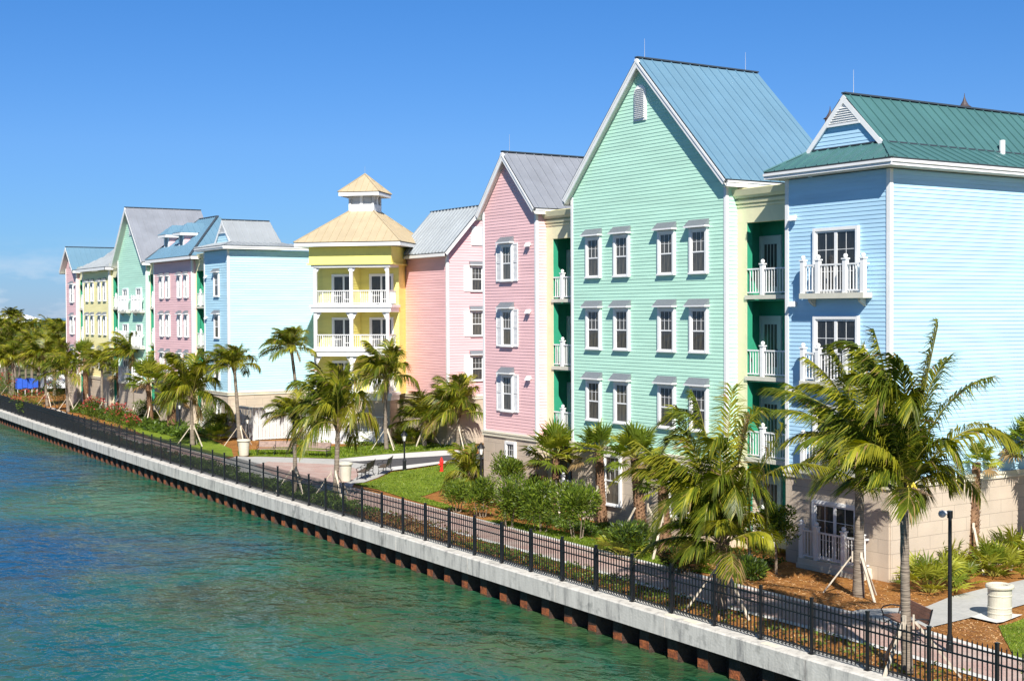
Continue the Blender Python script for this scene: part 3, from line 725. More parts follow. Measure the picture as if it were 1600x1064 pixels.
# ================================================================ near blue house
def blue_house(name, label, X, Y0, Y1, XE, gab, rx, sid, roofm, wins, skirt_end=None, zf=14.73, wall_to=None):
    """gable on hip roof whose ridge runs inland; gab = (x, y0, y1, zbase, yapex, zapex)"""
    h = thing(name, (X, (Y0 + Y1) / 2, gz(X)), label, 'house', 'pastel town houses along the quay')
    fr = front(X, Y1); fs = side(X, Y0); W = Y1 - Y0; D = (wall_to or XE) - X
    m = MB()
    clap(m, fr, [(0, 3.2), (W, 3.2), (W, 14.4), (0, 14.4)]); clap(m, fs, [(0, 3.2), (D, 3.2), (D, 14.4), (0, 14.4)])
    clap(m, Frame(X + D, Y1, pi), [(0, 3.2), (D, 3.2), (D, 14.4), (0, 14.4)])
    clap(m, Frame(X + D, Y0, pi / 2), [(0, 3.2), (W, 3.2), (W, 14.4), (0, 14.4)])
    gx, g0, g1, gzb, ga, gza = gab
    m.build('siding_wall', sid, h)
    base_and_mould(h, [(fr, W, 0, 0), (fs, D, 0, 0), (Frame(X + D, Y1, pi), D, 0, 0), (Frame(X + D, Y0, pi / 2), W, 0, 0)])
    corner_boards(h, [(X, Y0, 1, 1), (X, Y1, 1, -1)], 3.2, 14.4, .17)
    ex, ey0, ey1 = X - .62, Y0 - .62, Y1 + .62
    XR = (skirt_end if skirt_end else XE)
    r = MB()
    # skirt
    gs = (gza - gzb) / (ga - g0)
    slope(r, [(ex, ey0, zf), (ex, ey1, zf), (gx, g1, gzb), (gx, g0, gzb)], (0, 1, 0))
    if skirt_end:
        bx = XR - .95; xe = XR + .62
        slope(r, [(ex, ey0, zf), (xe, ey0, zf), (bx, g0, gzb), (gx, g0, gzb)], (1, 0, 0))
        slope(r, [(ex, ey1, zf), (xe, ey1, zf), (bx, g1, gzb), (gx, g1, gzb)], (1, 0, 0))
        slope(r, [(xe, ey0, zf), (xe, ey1, zf), (bx, g1, gzb), (bx, g0, gzb)], (0, 1, 0))
        r1 = rx
        slope(r, [(gx - .1, g0 - .08, gzb - .08), (bx, g0 - .08, gzb - .08), (r1, ga, gza), (gx - .1, ga, gza)], (1, 0, 0))
        slope(r, [(gx - .1, g1 + .08, gzb - .08), (bx, g1 + .08, gzb - .08), (r1, ga, gza), (gx - .1, ga, gza)], (1, 0, 0))
        slope(r, [(bx, g0, gzb), (bx, g1, gzb), (r1, ga, gza)], (0, 1, 0))
    else:
        xe = XR; r1 = XR
        slope(r, [(ex, ey0, zf), (xe, ey0, zf), (xe, g0, gzb), (gx, g0, gzb)], (1, 0, 0))
        slope(r, [(ex, ey1, zf), (xe, ey1, zf), (xe, g1, gzb), (gx, g1, gzb)], (1, 0, 0))
        slope(r, [(gx - .1, g0 - .08, gzb - .06), (xe, g0 - .08, gzb - .06), (xe, ga, gza), (gx - .1, ga, gza)], (1, 0, 0))
        slope(r, [(gx - .1, g1 + .08, gzb - .06), (xe, g1 + .08, gzb - .06), (xe, ga, gza), (gx - .1, ga, gza)], (1, 0, 0))
    r.beam((gx - .1, ga, gza + .02), (r1, ga, gza + .02), .2, .06, 1)
    if not skirt_end: r.beam((gx - .05, g0 - .02, gzb + .02), (xe, g0 - .02, gzb + .02), .05, .05, 1); r.beam((gx - .05, g0 - .02, gzb + .02), (gx - .05, g1, gzb + .02), .05, .05, 1)
    for (a, b) in (((ex, ey0, zf + .02), (gx, g0, gzb + .02)), ((ex, ey1, zf + .02), (gx, g1, gzb + .02))): r.beam(a, b, .16, .05, 0)
    r.build('metal_roof', [roofm, M_EDGE], h)
    f = MB()
    for (p, q) in (((ex, ey0), (ex, ey1)), ((ex, ey0), (xe, ey0)), ((ex, ey1), (xe, ey1))):
        s = .03; P = V((p[0], p[1], 0)); Q = V((q[0], q[1], 0)); d = (Q - P).normalized()
        c = V(((X + XR) / 2, (Y0 + Y1) / 2, 0)); inn = d.cross(V((0, 0, 1))); inn = inn if inn.dot(c - P) > 0 else -inn
        P = P + inn * .04; Q = Q + inn * .04
        f.beam(P + V((0, 0, zf - .18)), Q + V((0, 0, zf - .18)), .06, .22); f.beam(P - inn * .04 + V((0, 0, zf - .12)), Q - inn * .04 + V((0, 0, zf - .12)), .08, .1)
    a0, a1 = V((gx - .09, g0 - .1, gzb - .02)), V((gx - .09, g1 + .1, gzb - .02)); ap = V((gx - .09, ga, gza - .04))
    for a, ox in ((a0, .004), (a1, -.004)):
        up = (ap - a).cross(V((1, 0, 0))).normalized(); up = up if up.z > 0 else -up
        f.beam(a + V((ox, 0, 0)), ap + V((ox, 0, 0)), .06, .19, up=up, off=-.13)
    f.build('fascia', M_WHITE, h)
    s = MB(); zz = zf - .3
    s.poly([(ex + .05, ey0 + .05, zz), (xe, ey0 + .05, zz), (xe, Y0, zz), (X, Y0, zz), (X, Y1, zz), (xe, Y1, zz), (xe, ey1 - .05, zz), (ex + .05, ey1 - .05, zz)][::-1])
    s.build('soffit', M_SOFFIT, h)
    g = MB(); fg = front(gx, g1); clap(g, fg, [(0, gzb), (g1 - g0, gzb), (g1 - ga, gza - .1)])
    g.build('gable_wall', sid, h)
    v = MB(); fv = front(gx - .03, g1); wv = (g1 - g0); zt2 = gza - .35; zb = gzb + (gza - gzb) * .44; hb = (gza - .1 - zb) / (gza - gzb) * wv / 2 * .8
    cu = g1 - ga
    v.poly([fv.p(cu - hb, .02, zb), fv.p(cu + hb, .02, zb), fv.p(cu, .02, zt2)])
    v.fbox(fv, cu - hb - .06, cu + hb + .06, 0, .1, zb - .08, zb)
    z = zb + .05
    while z < zt2 - .12:
        q = hb * (zt2 - z) / (zt2 - zb); v.hexa([fv.p(cu - q, .09, z), fv.p(cu + q, .09, z), fv.p(cu + q, .021, z), fv.p(cu - q, .021, z), fv.p(cu - q, .05, z + .03), fv.p(cu + q, .05, z + .03), fv.p(cu + q, .021, z + .05), fv.p(cu - q, .021, z + .05)]); z += .085
    v.build('gable_vent', M_WHITE, h)
    return h, fr, fs

h, fr, fs = blue_house('blue_house', 'bright blue clapboard house with teal metal roof and projecting white balconies, nearest the camera', 38.0, 33.4, 38.54, 62.0,
    (38.65, 34.25, 38.0, 15.48, 36.13, 17.47), 49, S_BLUE, R_TEAL, None)
SL = slider_tpl(2.25, 2.45)
for z in FL:
    put(SL, fr, 38.54 - 35.93, z, h); bay_balcony(fr, 38.54 - 35.79, z, 2.98, .40, h)
    lamp_pair(fr, 38.54 - 38.1, z + 2.9, h)
put(slider_tpl(2.25, 2.2), fr, 38.54 - 35.93, 0, h, n=.05); bay_balcony(fr, 38.54 - 35.79, 0.0, 2.98, .48, h, brackets=False, below=.75)
rod(h, (39.1, 36.13, 17.5))
m = MB(); m.tube([(45.3, 34.2, 15.35), (45.3, 34.2, 15.95)], .11, 10); m.build('vent_pipe', M_WHITE, h)
connector(h, 38.0, 38.54, 42.05)

# ================================================================ big mint house
h, fr, fs, zt, k = gable_house('mint_house', 'large mint green clapboard house with tall steep gable and blue metal roof', 'house', 38.05, 42.05, 52.83, 12.0, 14.72, 20.52, S_MINT, R_BLUE, None, roofdepth=6.6, ypk=47.5, ro=.33, over=.36)
for i, z in enumerate(ROWS):
    for y in (51.08, 48.95, 45.8, 43.7): put(win_tpl(1.12, 1.86), fr, 52.83 - y, z, h)
put(win_tpl(1.3, 2.3, hood=False), fr, 52.83 - 49.6, .55, h, n=.05); put(win_tpl(1.3, 2.3, hood=False), fr, 52.83 - 45.0, .55, h, n=.05)
v = MB(); u0 = 52.83 - 47.6
arc = [(u0 - .36, 17.85), (u0 + .36, 17.85)] + [(u0 + .36 * cos(t), 18.95 + .36 * sin(t)) for t in [i * pi / 10 for i in range(11)]]
def prism(mb, fr, pts, n0, n1):
    mb.poly([fr.p(u, n1, z) for u, z in pts])
    for i in range(len(pts)):
        a, b = pts[i], pts[(i + 1) % len(pts)]; mb.poly([fr.p(a[0], n0, a[1]), fr.p(b[0], n0, b[1]), fr.p(b[0], n1, b[1]), fr.p(a[0], n1, a[1])])
prism(v, fr, [(u0 - .42, 17.78), (u0 + .42, 17.78)] + [(u0 + .42 * cos(t), 18.95 + .42 * sin(t)) for t in [i * pi / 10 for i in range(11)]], .0, .06)
z = 17.9
while z < 19.2:
    q = .33 if z < 18.95 else .33 * sqrt(max(0, 1 - ((z - 18.95) / .36) ** 2)); v.hexa([fr.p(u0 - q, .13, z), fr.p(u0 + q, .13, z), fr.p(u0 + q, .061, z), fr.p(u0 - q, .061, z), fr.p(u0 - q, .09, z + .02), fr.p(u0 + q, .09, z + .02), fr.p(u0 + q, .061, z + .06), fr.p(u0 - q, .061, z + .06)]); z += .085
v.build('gable_vent', M_WHITE, h)
rod(h, (38.2, 47.5, 20.5)); rod(h, (44.2, 47.5, 20.5))
connector(h, 38.0, 52.83, 55.85)

# ================================================================ front rose house
h, fr, fs, zt, k = gable_house('rose_house', 'narrow rose pink clapboard house with steep gable beside the courtyard', 'house', 38.05, 55.85, 60.75, 9.0, 14.48, 17.5, S_ROSE, R_GREY, None, over=.33, ypk=58.45, ro=.33)
for z in ROWS: put(win_tpl(1.08, 1.86, True, True, True), fr, 60.75 - 58.45, z, h); lamp_pair(fr, 60.75 - 56.45, z + 1.72, h)
put(win_tpl(.95, 1.35, hood=False), fr, 60.75 - 58.1, 1.45, h, n=.05); lamp_pair(fr, 60.75 - 56.3, 2.6, h)
rod(h, (38.2, 58.45, 17.5))

EXP[0] = .2
# ================================================================ courtyard pink wing (gable towards the camera)
YP, XP0, XP1, YPE = 86.5, 51.0, 56.4, 93.6
h = thing('pink_house', (XP0, 90, gz(50)), 'pale pink clapboard house at the back of the courtyard, grey ribbed roof', 'house', 'pastel town houses along the quay')
fr = side(XP0, YP); fl = front(XP0, 96.5); W = XP1 - XP0; za = 14.25; zap = za + W / 2 * 1.08
m = MB(); clap(m, fr, [(0, 3.2), (W, 3.2), (W, za), (W / 2, zap - .05), (0, za)]); clap(m, fl, [(0, 3.2), (96.5 - YP, 3.2), (96.5 - YP, za), (0, za)])
clap(m, Frame(XP1, YP, pi / 2), [(0, 3.2), (10, 3.2), (10, za), (0, za)]); clap(m, Frame(XP1, 96.5, pi), [(0, 3.2), (W, 3.2), (W, za), (0, za)])
m.build('siding_wall', S_PINK, h)
base_and_mould(h, [(fr, W, 0, 0), (fl, 10, 0, 0), (Frame(XP1, YP, pi / 2), 10, 0, 0)])
corner_boards(h, [(XP0, YP, 1, 1), (XP1, YP, -1, 1)], 3.2, za, .18)
r = MB(); ov = .55; kk = 1.08; ze = za - ov * kk + .12; xm = (XP0 + XP1) / 2; zr = ze + (W / 2 + ov) * kk
slope(r, [(XP0 - ov, YP - .6, ze), (XP0 - ov, 93.5, ze), (xm, 93.5, zr), (xm, YP - .6, zr)], (0, 1, 0), seam=.5, sh=.1, sw=.07)
slope(r, [(XP1 + ov, YP - .6, ze), (XP1 + ov, 93.5, ze), (xm, 93.5, zr), (xm, YP - .6, zr)], (0, 1, 0), seam=.5, sh=.1, sw=.07)
r.beam((xm, YP - .6, zr + .02), (xm, 93.5, zr + .02), .2, .06, 1)
r.build('metal_roof', [R_SILV, M_EDGE], h)
f = MB()
for xx in (XP0 - ov, XP1 + ov):
    f.beam((xx, YP - .57, ze - .18), (xx, 93.5, ze - .18), .05, .22)
    a = V((xx, YP - .57, ze)); b = V((xm, YP - .57, zr)); up = (b - a).cross(V((0, 1, 0))).normalized(); up = up if up.z > 0 else -up
    f.beam(a + V((0, .004 if xx < XP1 else -.004, 0)), b + V((0, .004 if xx < XP1 else -.004, 0)), .06, .24, up=up, off=-.19)
f.build('fascia', M_WHITE, h)
s = MB(); s.poly([(XP0 - ov, YP - .5, ze - .28), (XP0, YP - .5, ze - .28), (XP0, 93.5, ze - .28), (XP0 - ov, 93.5, ze - .28)]); s.build('soffit', M_SOFFIT, h)
for z in ROWS:
    for u in (2.55, 4.3) : put(win_tpl(1.15, 1.86, True, True, False), fr, u, z, h)
    m = MB(); m.fbox(fr, 1.44, 1.92, .021, .07, z - .05, z + 1.86)
    for q in range(24): m.fbox(fr, 1.49, 1.87, .07, .085, z + .02 + q * .075, z + .06 + q * .075)
    m.build('shutter', M_WHITE, h)
m = MB(); m.fbox(fr, 2.1, 3.3, .021, .1, 14.35, 15.75)
for q in range(16): m.fbox(fr, 2.18, 3.22, .1, .12, 14.43 + q * .078, 14.47 + q * .078)
m.build('gable_vent', M_WHITE, h)

# ================================================================ yellow corner tower
dl = 102.4; 
def atdepth(px, d):
    r_ = ray(px, 490); f_ = V((CR[0][2], CR[1][2], CR[2][2])); return r_ * (d / r_.dot(f_))
PL = atdepth(489, 102.9)
h = thing('yellow_tower_house', (PL.x + 3, PL.y, gz(50)), 'yellow corner house with white porches under a tan pyramid roof with cupola', 'house', 'pastel town houses along the quay')
fr = Frame(PL.x, PL.y, -pi / 4); TW = 6.0; TD = 8.0; PD = 2.1
m = MB()
for z0, z1 in ((3.2, 13.35),):
    clap(m, Frame(*fr.p(0, -PD, 0)[:2], -pi / 4), [(0, z0), (TW + .12, z0), (TW + .12, z1), (0, z1)])
    clap(m, Frame(*fr.p(TW / 2 + .05, 0, 0)[:2], pi / 4), [(0.1, z0), (PD, z0), (PD, z1), (.1, z1)])   # dividing wall, right cheek
m.fbox(fr, -.6, TW + .1, -TD, -PD - .05, 3.2, 13.3)
m.build('siding_wall', S_YELL, h)
f = MB()
f.fbox(fr, -.25, TW + .2, -TD, .12, 13.1, 14.35); f.fbox(fr, -.4, TW + .35, -TD, .27, 13.0, 13.1)
f.build('frieze', M_FRIEZE, h)
b = MB(); b.fbox(fr, 0, TW, -PD - .3, 0, -.6, 2.9); b.build('stone_base', M_BLOCK, h)
for z in FL:
    s = MB(); s.fbox(fr, -.12, TW + .12, -PD, .12, z - .55, z - .2); s.fbox(fr, -.22, TW + .22, -PD, .22, z - .2, z)
    o = s.build('porch', M_WHITE, h)
    r = MB(); railing(r, fr, [(.1, -.05), (TW / 2, -.05)], z, []); railing(r, fr, [(TW / 2, -.05), (TW - .1, -.05)], z, []); railing(r, fr, [(TW - .1, -.05), (TW - .1, -PD + .1)], z, [])
    r.build('railing', M_WHITE, o)
    for u in (.17, TW / 2, TW - .17):
        p = MB(); zt_ = z + 2.75 if z < 9 else 13.0; p.fbox(fr, u - .115, u + .115, -.22, .0, z, zt_)
        for sg in ((1,) if u < 1 else ((-1,) if u > 5 else (-1, 1))):
            p.hexa([fr.p(u + sg * .116, -.1, zt_ - .5), fr.p(u + sg * .19, -.1, zt_ - .5), fr.p(u + sg * .19, -.2, zt_ - .5), fr.p(u + sg * .116, -.2, zt_ - .5), fr.p(u + sg * .116, -.1, zt_ - .16), fr.p(u + sg * .36, -.1, zt_ - .16), fr.p(u + sg * .36, -.2, zt_ - .16), fr.p(u + sg * .116, -.2, zt_ - .16)])
            p.fbox(fr, min(u + sg * .116, u + sg * .42), max(u + sg * .116, u + sg * .42), -.19, -.07, zt_ - .16, zt_)
        p.build('porch_post', M_WHITE, o)
    fb = Frame(*fr.p(0, -PD, 0)[:2], -pi / 4)
    put(slider_tpl(1.9, 2.35, grid=False), fb, 1.75, z, h, n=.02); put(slider_tpl(1.9, 2.35, grid=False), fb, 4.75, z, h, n=.02)
s = MB(); s.fbox(fr, -.1, TW + .1, -PD, .1, 12.8, 13.0); o = s.build('porch_beam', M_WHITE, h)
g = MB(); railing(g, fr, [(0.1, .3), (TW - .1, .3)], .6, []); g.fbox(fr, 0, TW, .1, .45, -.5, .6); g.build('ground_railing', M_WHITE, h)
def pyramid(mb, fr, u0, u1, n0, n1, z0, u2, u3, n2, n3, z1, seam=.6):
    A = [fr.p(u0, n1, z0), fr.p(u1, n1, z0), fr.p(u1, n0, z0), fr.p(u0, n0, z0)]; B = [fr.p(u2, n3, z1), fr.p(u3, n3, z1), fr.p(u3, n2, z1), fr.p(u2, n2, z1)]
    for i in range(4):
        j = (i + 1) % 4; pl = [A[i], A[j], B[j], B[i]]
        if (B[i] - B[j]).length < .01: pl = [A[i], A[j], B[j]]
        slope(mb, pl, A[j] - A[i], seam=seam, t=.05, sh=.04)
        mb.beam(A[i] + V((0, 0, .02)), B[i] + V((0, 0, .03)), .1, .06)
r = MB(); o_ = 1.15; cu = TW / 2; cn = -TW / 2 - .6
nb = cn - (TW / 2 + o_); nf = .95
pyramid(r, fr, -o_, TW + o_, nb - .2, nf, 14.66, cu - .95, cu + .95, cn - .95, cn + .95, 17.2)
pyramid(r, fr, cu - 1.65, cu + 1.65, cn - 1.65, cn + 1.65, 18.62, cu, cu, cn, cn, 20.1, seam=.5)
r.build('metal_roof', [R_TAN, M_EDGE], h)
f = MB()
for (a, b, c, d, z) in ((-o_ + .03, TW + o_ - .03, nb - .17, nf - .03, 14.6), (cu - 1.6, cu + 1.6, cn - 1.6, cn + 1.6, 18.57)):
    f.fbox(fr, a, b, d - .06, d, z - .26, z - .01); f.fbox(fr, a, b, c, c + .06, z - .26, z - .01); f.fbox(fr, a, a + .06, c + .061, d - .061, z - .26, z - .01); f.fbox(fr, b - .06, b, c + .061, d - .061, z - .26, z - .01)
    f.fbox(fr, a + .061, b - .061, c + .062, d - .062, z - .2, z - .17)
f.build('fascia', M_WHITE, h)
c = MB(); c.fbox(fr, cu - 1.0, cu + 1.0, cn - 1.0, cn + 1.0, 17.1, 17.7)
for q in (-.9, 0, .9):
    for (uu, nn) in ((cu + q, cn + .9), (cu + q, cn - .9), (cu + .9, cn + q), (cu - .9, cn + q)): c.fbox(fr, uu - .1, uu + .1, nn - .1, nn + .1, 17.7, 18.35)
for q in range(7): c.fbox(fr, cu - .85, cu + .85, cn - .85, cn + .85, 17.74 + q * .09, 17.79 + q * .09)
co = c.build('cupola', M_WHITE, h)
m = MB(); m.fbox(fr, cu - .8, cu + .8, cn - .8, cn + .8, 17.7, 18.35); m.build('louver', M_HOOD, co)
rod(h, fr.p(cu, cn, 20.1), .6)

# ================================================================ far blue house
h, fr, fs = blue_house('blue_house', 'pale blue clapboard house with small gabled grey roof beside the white enclosure', 40.2, 102.0, 107.1, 46.3,
    (41.0, 103.3, 106.6, 15.1, 105.0, 16.95), 45.0, S_SKY, R_SILV, None, skirt_end=46.3, wall_to=50.5)
for z in ROWS: put(win_tpl(1.1, 1.86), fr, 107.1 - 104.35, z - .2, h); lamp_pair(fr, 107.1 - 106.6, z + 1.4, h)
put(win_tpl(.95, 1.5, hood=False), fr, 107.1 - 103.9, 1.1, h, n=.05)
connector(h, 40.2, 107.1, 110.0, doors=False)

# ================================================================ far rose house with dormers
X = 40.2; Y0, Y1 = 110.0, 119.6
h = thing('rose_house', (X, 115, gz(X)), 'rose pink clapboard house with two dormers in its hipped blue roof', 'house', 'pastel town houses along the quay')
fr = front(X, Y1); W = Y1 - Y0; D = 8.2
m = MB(); clap(m, fr, [(0, 3.2), (W, 3.2), (W, 13.9), (0, 13.9)]); fs = side(X, Y0); clap(m, fs, [(0, 3.2), (D, 3.2), (D, 13.9), (0, 13.9)]); clap(m, Frame(X + D, Y1, pi), [(0, 3.2), (D, 3.2), (D, 13.9), (0, 13.9)])
m.build('siding_wall', S_ROSE, h)
base_and_mould(h, [(fr, W, 0, 0), (fs, D, 0, 0)])
corner_boards(h, [(X, Y0, 1, 1), (X, Y1, 1, -1)], 3.2, 13.9, .18)
r = MB(); ex, e0, e1, bx = X - .6, Y0 - 1.2, Y1 + .6, X + D + .3; zf = 14.2; rx, ra, rb, rz_ = 43.9, 113.6, 118.0, 17.85
slope(r, [(ex, e0, zf), (ex, e1, zf), (rx, rb, rz_), (rx, ra, rz_)], (0, 1, 0)); slope(r, [(ex, e0, zf), (bx, e0, zf), (rx, ra, rz_)], (1, 0, 0))
slope(r, [(bx, e0, zf), (bx, e1, zf), (rx, rb, rz_), (rx, ra, rz_)], (0, 1, 0)); slope(r, [(ex, e1, zf), (bx, e1, zf), (rx, rb, rz_)], (1, 0, 0))
for a, b in (((ex, e0, zf), (rx, ra, rz_)), ((ex, e1, zf), (rx, rb, rz_)), ((rx, ra, rz_), (rx, rb, rz_))): r.beam(V(a) + V((0, 0, .03)), V(b) + V((0, 0, .03)), .2, .07, 1)
ro_ = r.build('metal_roof', [R_BLUE, M_EDGE], h)
f = MB(); f.beam((ex + .03, e0, zf - .18), (ex + .03, e1, zf - .18), .06, .24); f.beam((ex, e0 + .03, zf - .18), (bx, e0 + .03, zf - .18), .06, .24); f.build('fascia', M_WHITE, h)
s = MB(); s.poly([(ex, e0, zf - .28), (ex, e1, zf - .28), (X, e1, zf - .28), (X, e0, zf - .28)]); s.poly([(X, e0, zf - .28), (X, Y0, zf - .28), (bx, Y0, zf - .28), (bx, e0, zf - .28)]); s.build('soffit', M_SOFFIT, h)
for yd in (114.3, 118.1):
    d = MB(); fd = front(40.9, yd + .65); clap(d, fd, [(0, 14.85), (1.3, 14.85), (1.3, 16.15), (0, 16.15)], .12); clap(d, side(40.9, yd - .65), [(0, 14.85), (1.2, 16.1), (1.4, 16.15), (0, 16.15)], .12)
    d.box(40.93, yd - .63, 14.7, 42.6, yd + .63, 16.15)
    do = d.build('dormer', S_PINK, h)
    w = MB(); w.fbox(fd, .02, .3, 0, .06, 14.8, 16.1); w.fbox(fd, 1.0, 1.28, 0, .06, 14.8, 16.1); w.fbox(fd, .3, 1.0, 0, .058, 14.8, 14.95); w.beam((40.87, yd - .67, 14.78), (42.2, yd - .67, 16.1), .05, .2); w.build('dormer_trim', M_WHITE, do)
    g = MB(); g.fbox(fd, .3, 1.0, 0, .03, 14.95, 16.1); g.build('pane', M_GLASSD, do)
    q = MB(); a, b, cx_, dx_, z0, z1 = yd - 1.0, yd + 1.0, 40.4, 42.9, 16.35, 17.25
    slope(q, [(cx_, a, z0), (dx_, a, z0), (dx_, yd, z1), (cx_ + 1.0, yd, z1)], (1, 0, 0)); slope(q, [(cx_, b, z0), (dx_, b, z0), (dx_, yd, z1), (cx_ + 1.0, yd, z1)], (1, 0, 0)); slope(q, [(cx_, a, z0), (cx_, b, z0), (cx_ + 1, yd, z1)], (0, 1, 0))
    q.build('dormer_roof', [R_BLUE, M_EDGE], do)
    q = MB(); q.box(cx_ + .02, a + .02, z0 - .24, 42.0, b - .02, z0 - .02); q.build('dormer_fascia', M_WHITE, do)
for z in ROWS:
    for y in (117.5, 115.9, 112.95, 111.3): put(win_tpl(.66, 1.86, True, True, True, .1), fr, Y1 - y, z - .2, h)
connector(h, 40.2, 119.6, 121.75, doors=False)

# ================================================================ far mint house
h, fr, fs, zt, k = gable_house('mint_house', 'distant mint green clapboard house with tall gable and grey metal roof', 'house', 40.2, 121.75, 130.0, 10.0, 14.1, 19.3, S_MINT, R_GREY, None, roofdepth=6.5, ypk=126.0)
for i, z in enumerate(FL):
    for y in (127.7, 123.7): put(slider_tpl(1.5, 2.1, panels=2, grid=False), fr, 130 - y, z - .3, h); 
    for y in (127.4, 123.5): bay_balcony(fr, 130 - y, z - .3, 2.5, .40, h)
v = MB(); v.fbox(fr, 3.7, 4.3, .02, .08, 16.7, 18.2)
for q in range(15): v.fbox(fr, 3.75, 4.25, .08, .11, 16.8 + q * .09, 16.85 + q * .09)
v.build('gable_vent', M_WHITE, h)
connector(h, 40.2, 130.0, 132.9, doors=False)

# ================================================================ far yellow house
Y0, Y1 = 132.9, 141.8
h = thing('yellow_house', (X, 137, gz(X)), 'yellow clapboard house with pale hipped roof, second from the far end', 'house', 'pastel town houses along the quay')
fr = front(X, Y1); W = Y1 - Y0; D = 9.5; fs = side(X, Y0)
m = MB(); clap(m, fr, [(0, 3.2), (W, 3.2), (W, 13.7), (0, 13.7)]); clap(m, fs, [(0, 3.2), (D, 3.2), (D, 13.7), (0, 13.7)]); clap(m, Frame(X + D, Y1, pi), [(0, 3.2), (D, 3.2), (D, 13.7), (0, 13.7)])
m.build('siding_wall', S_LEMON, h); base_and_mould(h, [(fr, W, 0, 0), (fs, D, 0, 0)]); corner_boards(h, [(X, Y0, 1, 1), (X, Y1, 1, -1)], 3.2, 13.7, .2)
r = MB(); ex, e0, e1, bx, zf = X - .6, Y0 - .6, Y1 + .6, X + D + .4, 14.0
kx, k0, k1, kz = X + 1.7, Y0 + 1.7, Y1 - 1.7, 15.3
slope(r, [(ex, e0, zf), (ex, e1, zf), (kx, k1, kz), (kx, k0, kz)], (0, 1, 0)); slope(r, [(ex, e0, zf), (bx, e0, zf), (bx, k0, kz), (kx, k0, kz)], (1, 0, 0)); slope(r, [(ex, e1, zf), (bx, e1, zf), (bx, k1, kz), (kx, k1, kz)], (1, 0, 0))
slope(r, [(kx, k0, kz), (kx, k1, kz), (X + 4, 138.5, 17.4), (X + 4, 136.2, 17.4)], (0, 1, 0)); slope(r, [(kx, k0, kz), (bx, k0, kz), (bx, 136.2, 17.4), (X + 4, 136.2, 17.4)], (1, 0, 0)); slope(r, [(kx, k1, kz), (bx, k1, kz), (bx, 138.5, 17.4), (X + 4, 138.5, 17.4)], (1, 0, 0))
r.build('metal_roof', [R_SILV, M_EDGE], h)
f = MB(); f.beam((ex + .03, e0, zf - .18), (ex + .03, e1, zf - .18), .06, .24); f.beam((ex, e0 + .03, zf - .18), (bx, e0 + .03, zf - .18), .06, .24); f.build('fascia', M_WHITE, h)
s = MB(); s.poly([(ex, e0, zf - .28), (ex, e1, zf - .28), (X, e1, zf - .28), (X, e0, zf - .28)]); s.poly([(X, e0, zf - .28), (X, Y0, zf - .28), (bx, Y0, zf - .28), (bx, e0, zf - .28)]); s.build('soffit', M_SOFFIT, h)
for z in ROWS:
    for y in (140.2, 138.4, 135.95, 134.25): put(win_tpl(.85, 1.86), fr, Y1 - y, z - .25, h)
connector(h, 40.2, 141.8, 144.2, doors=False)

# ================================================================ end rose house
h, fr, fs, zt, k = gable_house('rose_house', 'rose pink clapboard house with blue gabled roof at the far end of the row', 'house', 40.2, 144.2, 148.1, 9.0, 14.0, 16.5, S_ROSE, R_BLUE, None, over=.6)
for z in ROWS: put(win_tpl(1.0, 1.86, True, True, True), fr, 148.1 - 145.8, z - .3, h); lamp_pair(fr, 148.1 - 144.6, z + 1.5, h)
v = MB(); v.fbox(fr, 1.5, 2.1, .02, .08, 14.4, 15.6); v.build('gable_vent', M_WHITE, h)

# ================================================================ vegetation
def leaf_mat(name, col, trans=.36, rough=.42, var=.35):
    m = bpy.data.materials.new(name); t, b = nodes(m); N = t.nodes.new; L = t.links.new
    tc = N('ShaderNodeTexCoord'); n = N('ShaderNodeTexNoise'); n.inputs['Scale'].default_value = 1.7; n.inputs['Detail'].default_value = 5; L(tc.outputs['Object'], n.inputs['Vector'])
    r = N('ShaderNodeValToRGB'); e = r.color_ramp.elements; e[0].position = .35; e[0].color = (*[c * (1 - var) for c in col], 1); e[1].position = .65; e[1].color = (*[c * (1 + var) for c in col], 1)
    L(n.outputs['Fac'], r.inputs[0]); L(r.outputs[0], b.inputs['Base Color']); b.inputs['Roughness'].default_value = rough; b.inputs['Specular IOR Level'].default_value = .3
    tr = N('ShaderNodeBsdfTranslucent'); mx = N('ShaderNodeMixShader'); mx.inputs[0].default_value = trans
    hs = N('ShaderNodeHueSaturation'); hs.inputs['Value'].default_value = 1.5; hs.inputs['Saturation'].default_value = 1.1; L(r.outputs[0], hs.inputs['Color']); L(hs.outputs[0], tr.inputs['Color'])
    L(b.outputs[0], mx.inputs[1]); L(tr.outputs[0], mx.inputs[2]); L(mx.outputs[0], t.nodes['Material Output'].inputs['Surface'])
    return m
L_PALM = leaf_mat('palm_green', (.100, .132, .012)); L_PALY = leaf_mat('palm_yellow_green', (.28, .27, .022)); L_DRY = leaf_mat('dry_frond', (.26, .17, .07), .15, .7)
L_RIB = mat('palm_rib', (.30, .27, .05), .5, var=.3, vscale=3)
L_FAN = leaf_mat('fan_palm_green', (.13, .175, .018)); L_FANY = leaf_mat('fan_palm_light', (.31, .32, .035))
L_BUSH = leaf_mat('shrub_green', (.085, .135, .014)); L_BUSH2 = leaf_mat('shrub_light_green', (.18, .235, .026)); L_DARK = leaf_mat('dark_shrub_green', (.04, .07, .016), .2)
L_RED = mat('red_blossom', (.42, .055, .045), .6, var=.3, vscale=5); L_COVER = leaf_mat('ground_cover_green', (.13, .20, .03)); L_BRONZE = leaf_mat('bronze_leaf', (.16, .075, .03), .2)
L_FAR1 = leaf_mat('distant_green', (.06, .09, .022), .2, .7); L_FAR2 = leaf_mat('distant_olive', (.12, .13, .035), .2, .7)
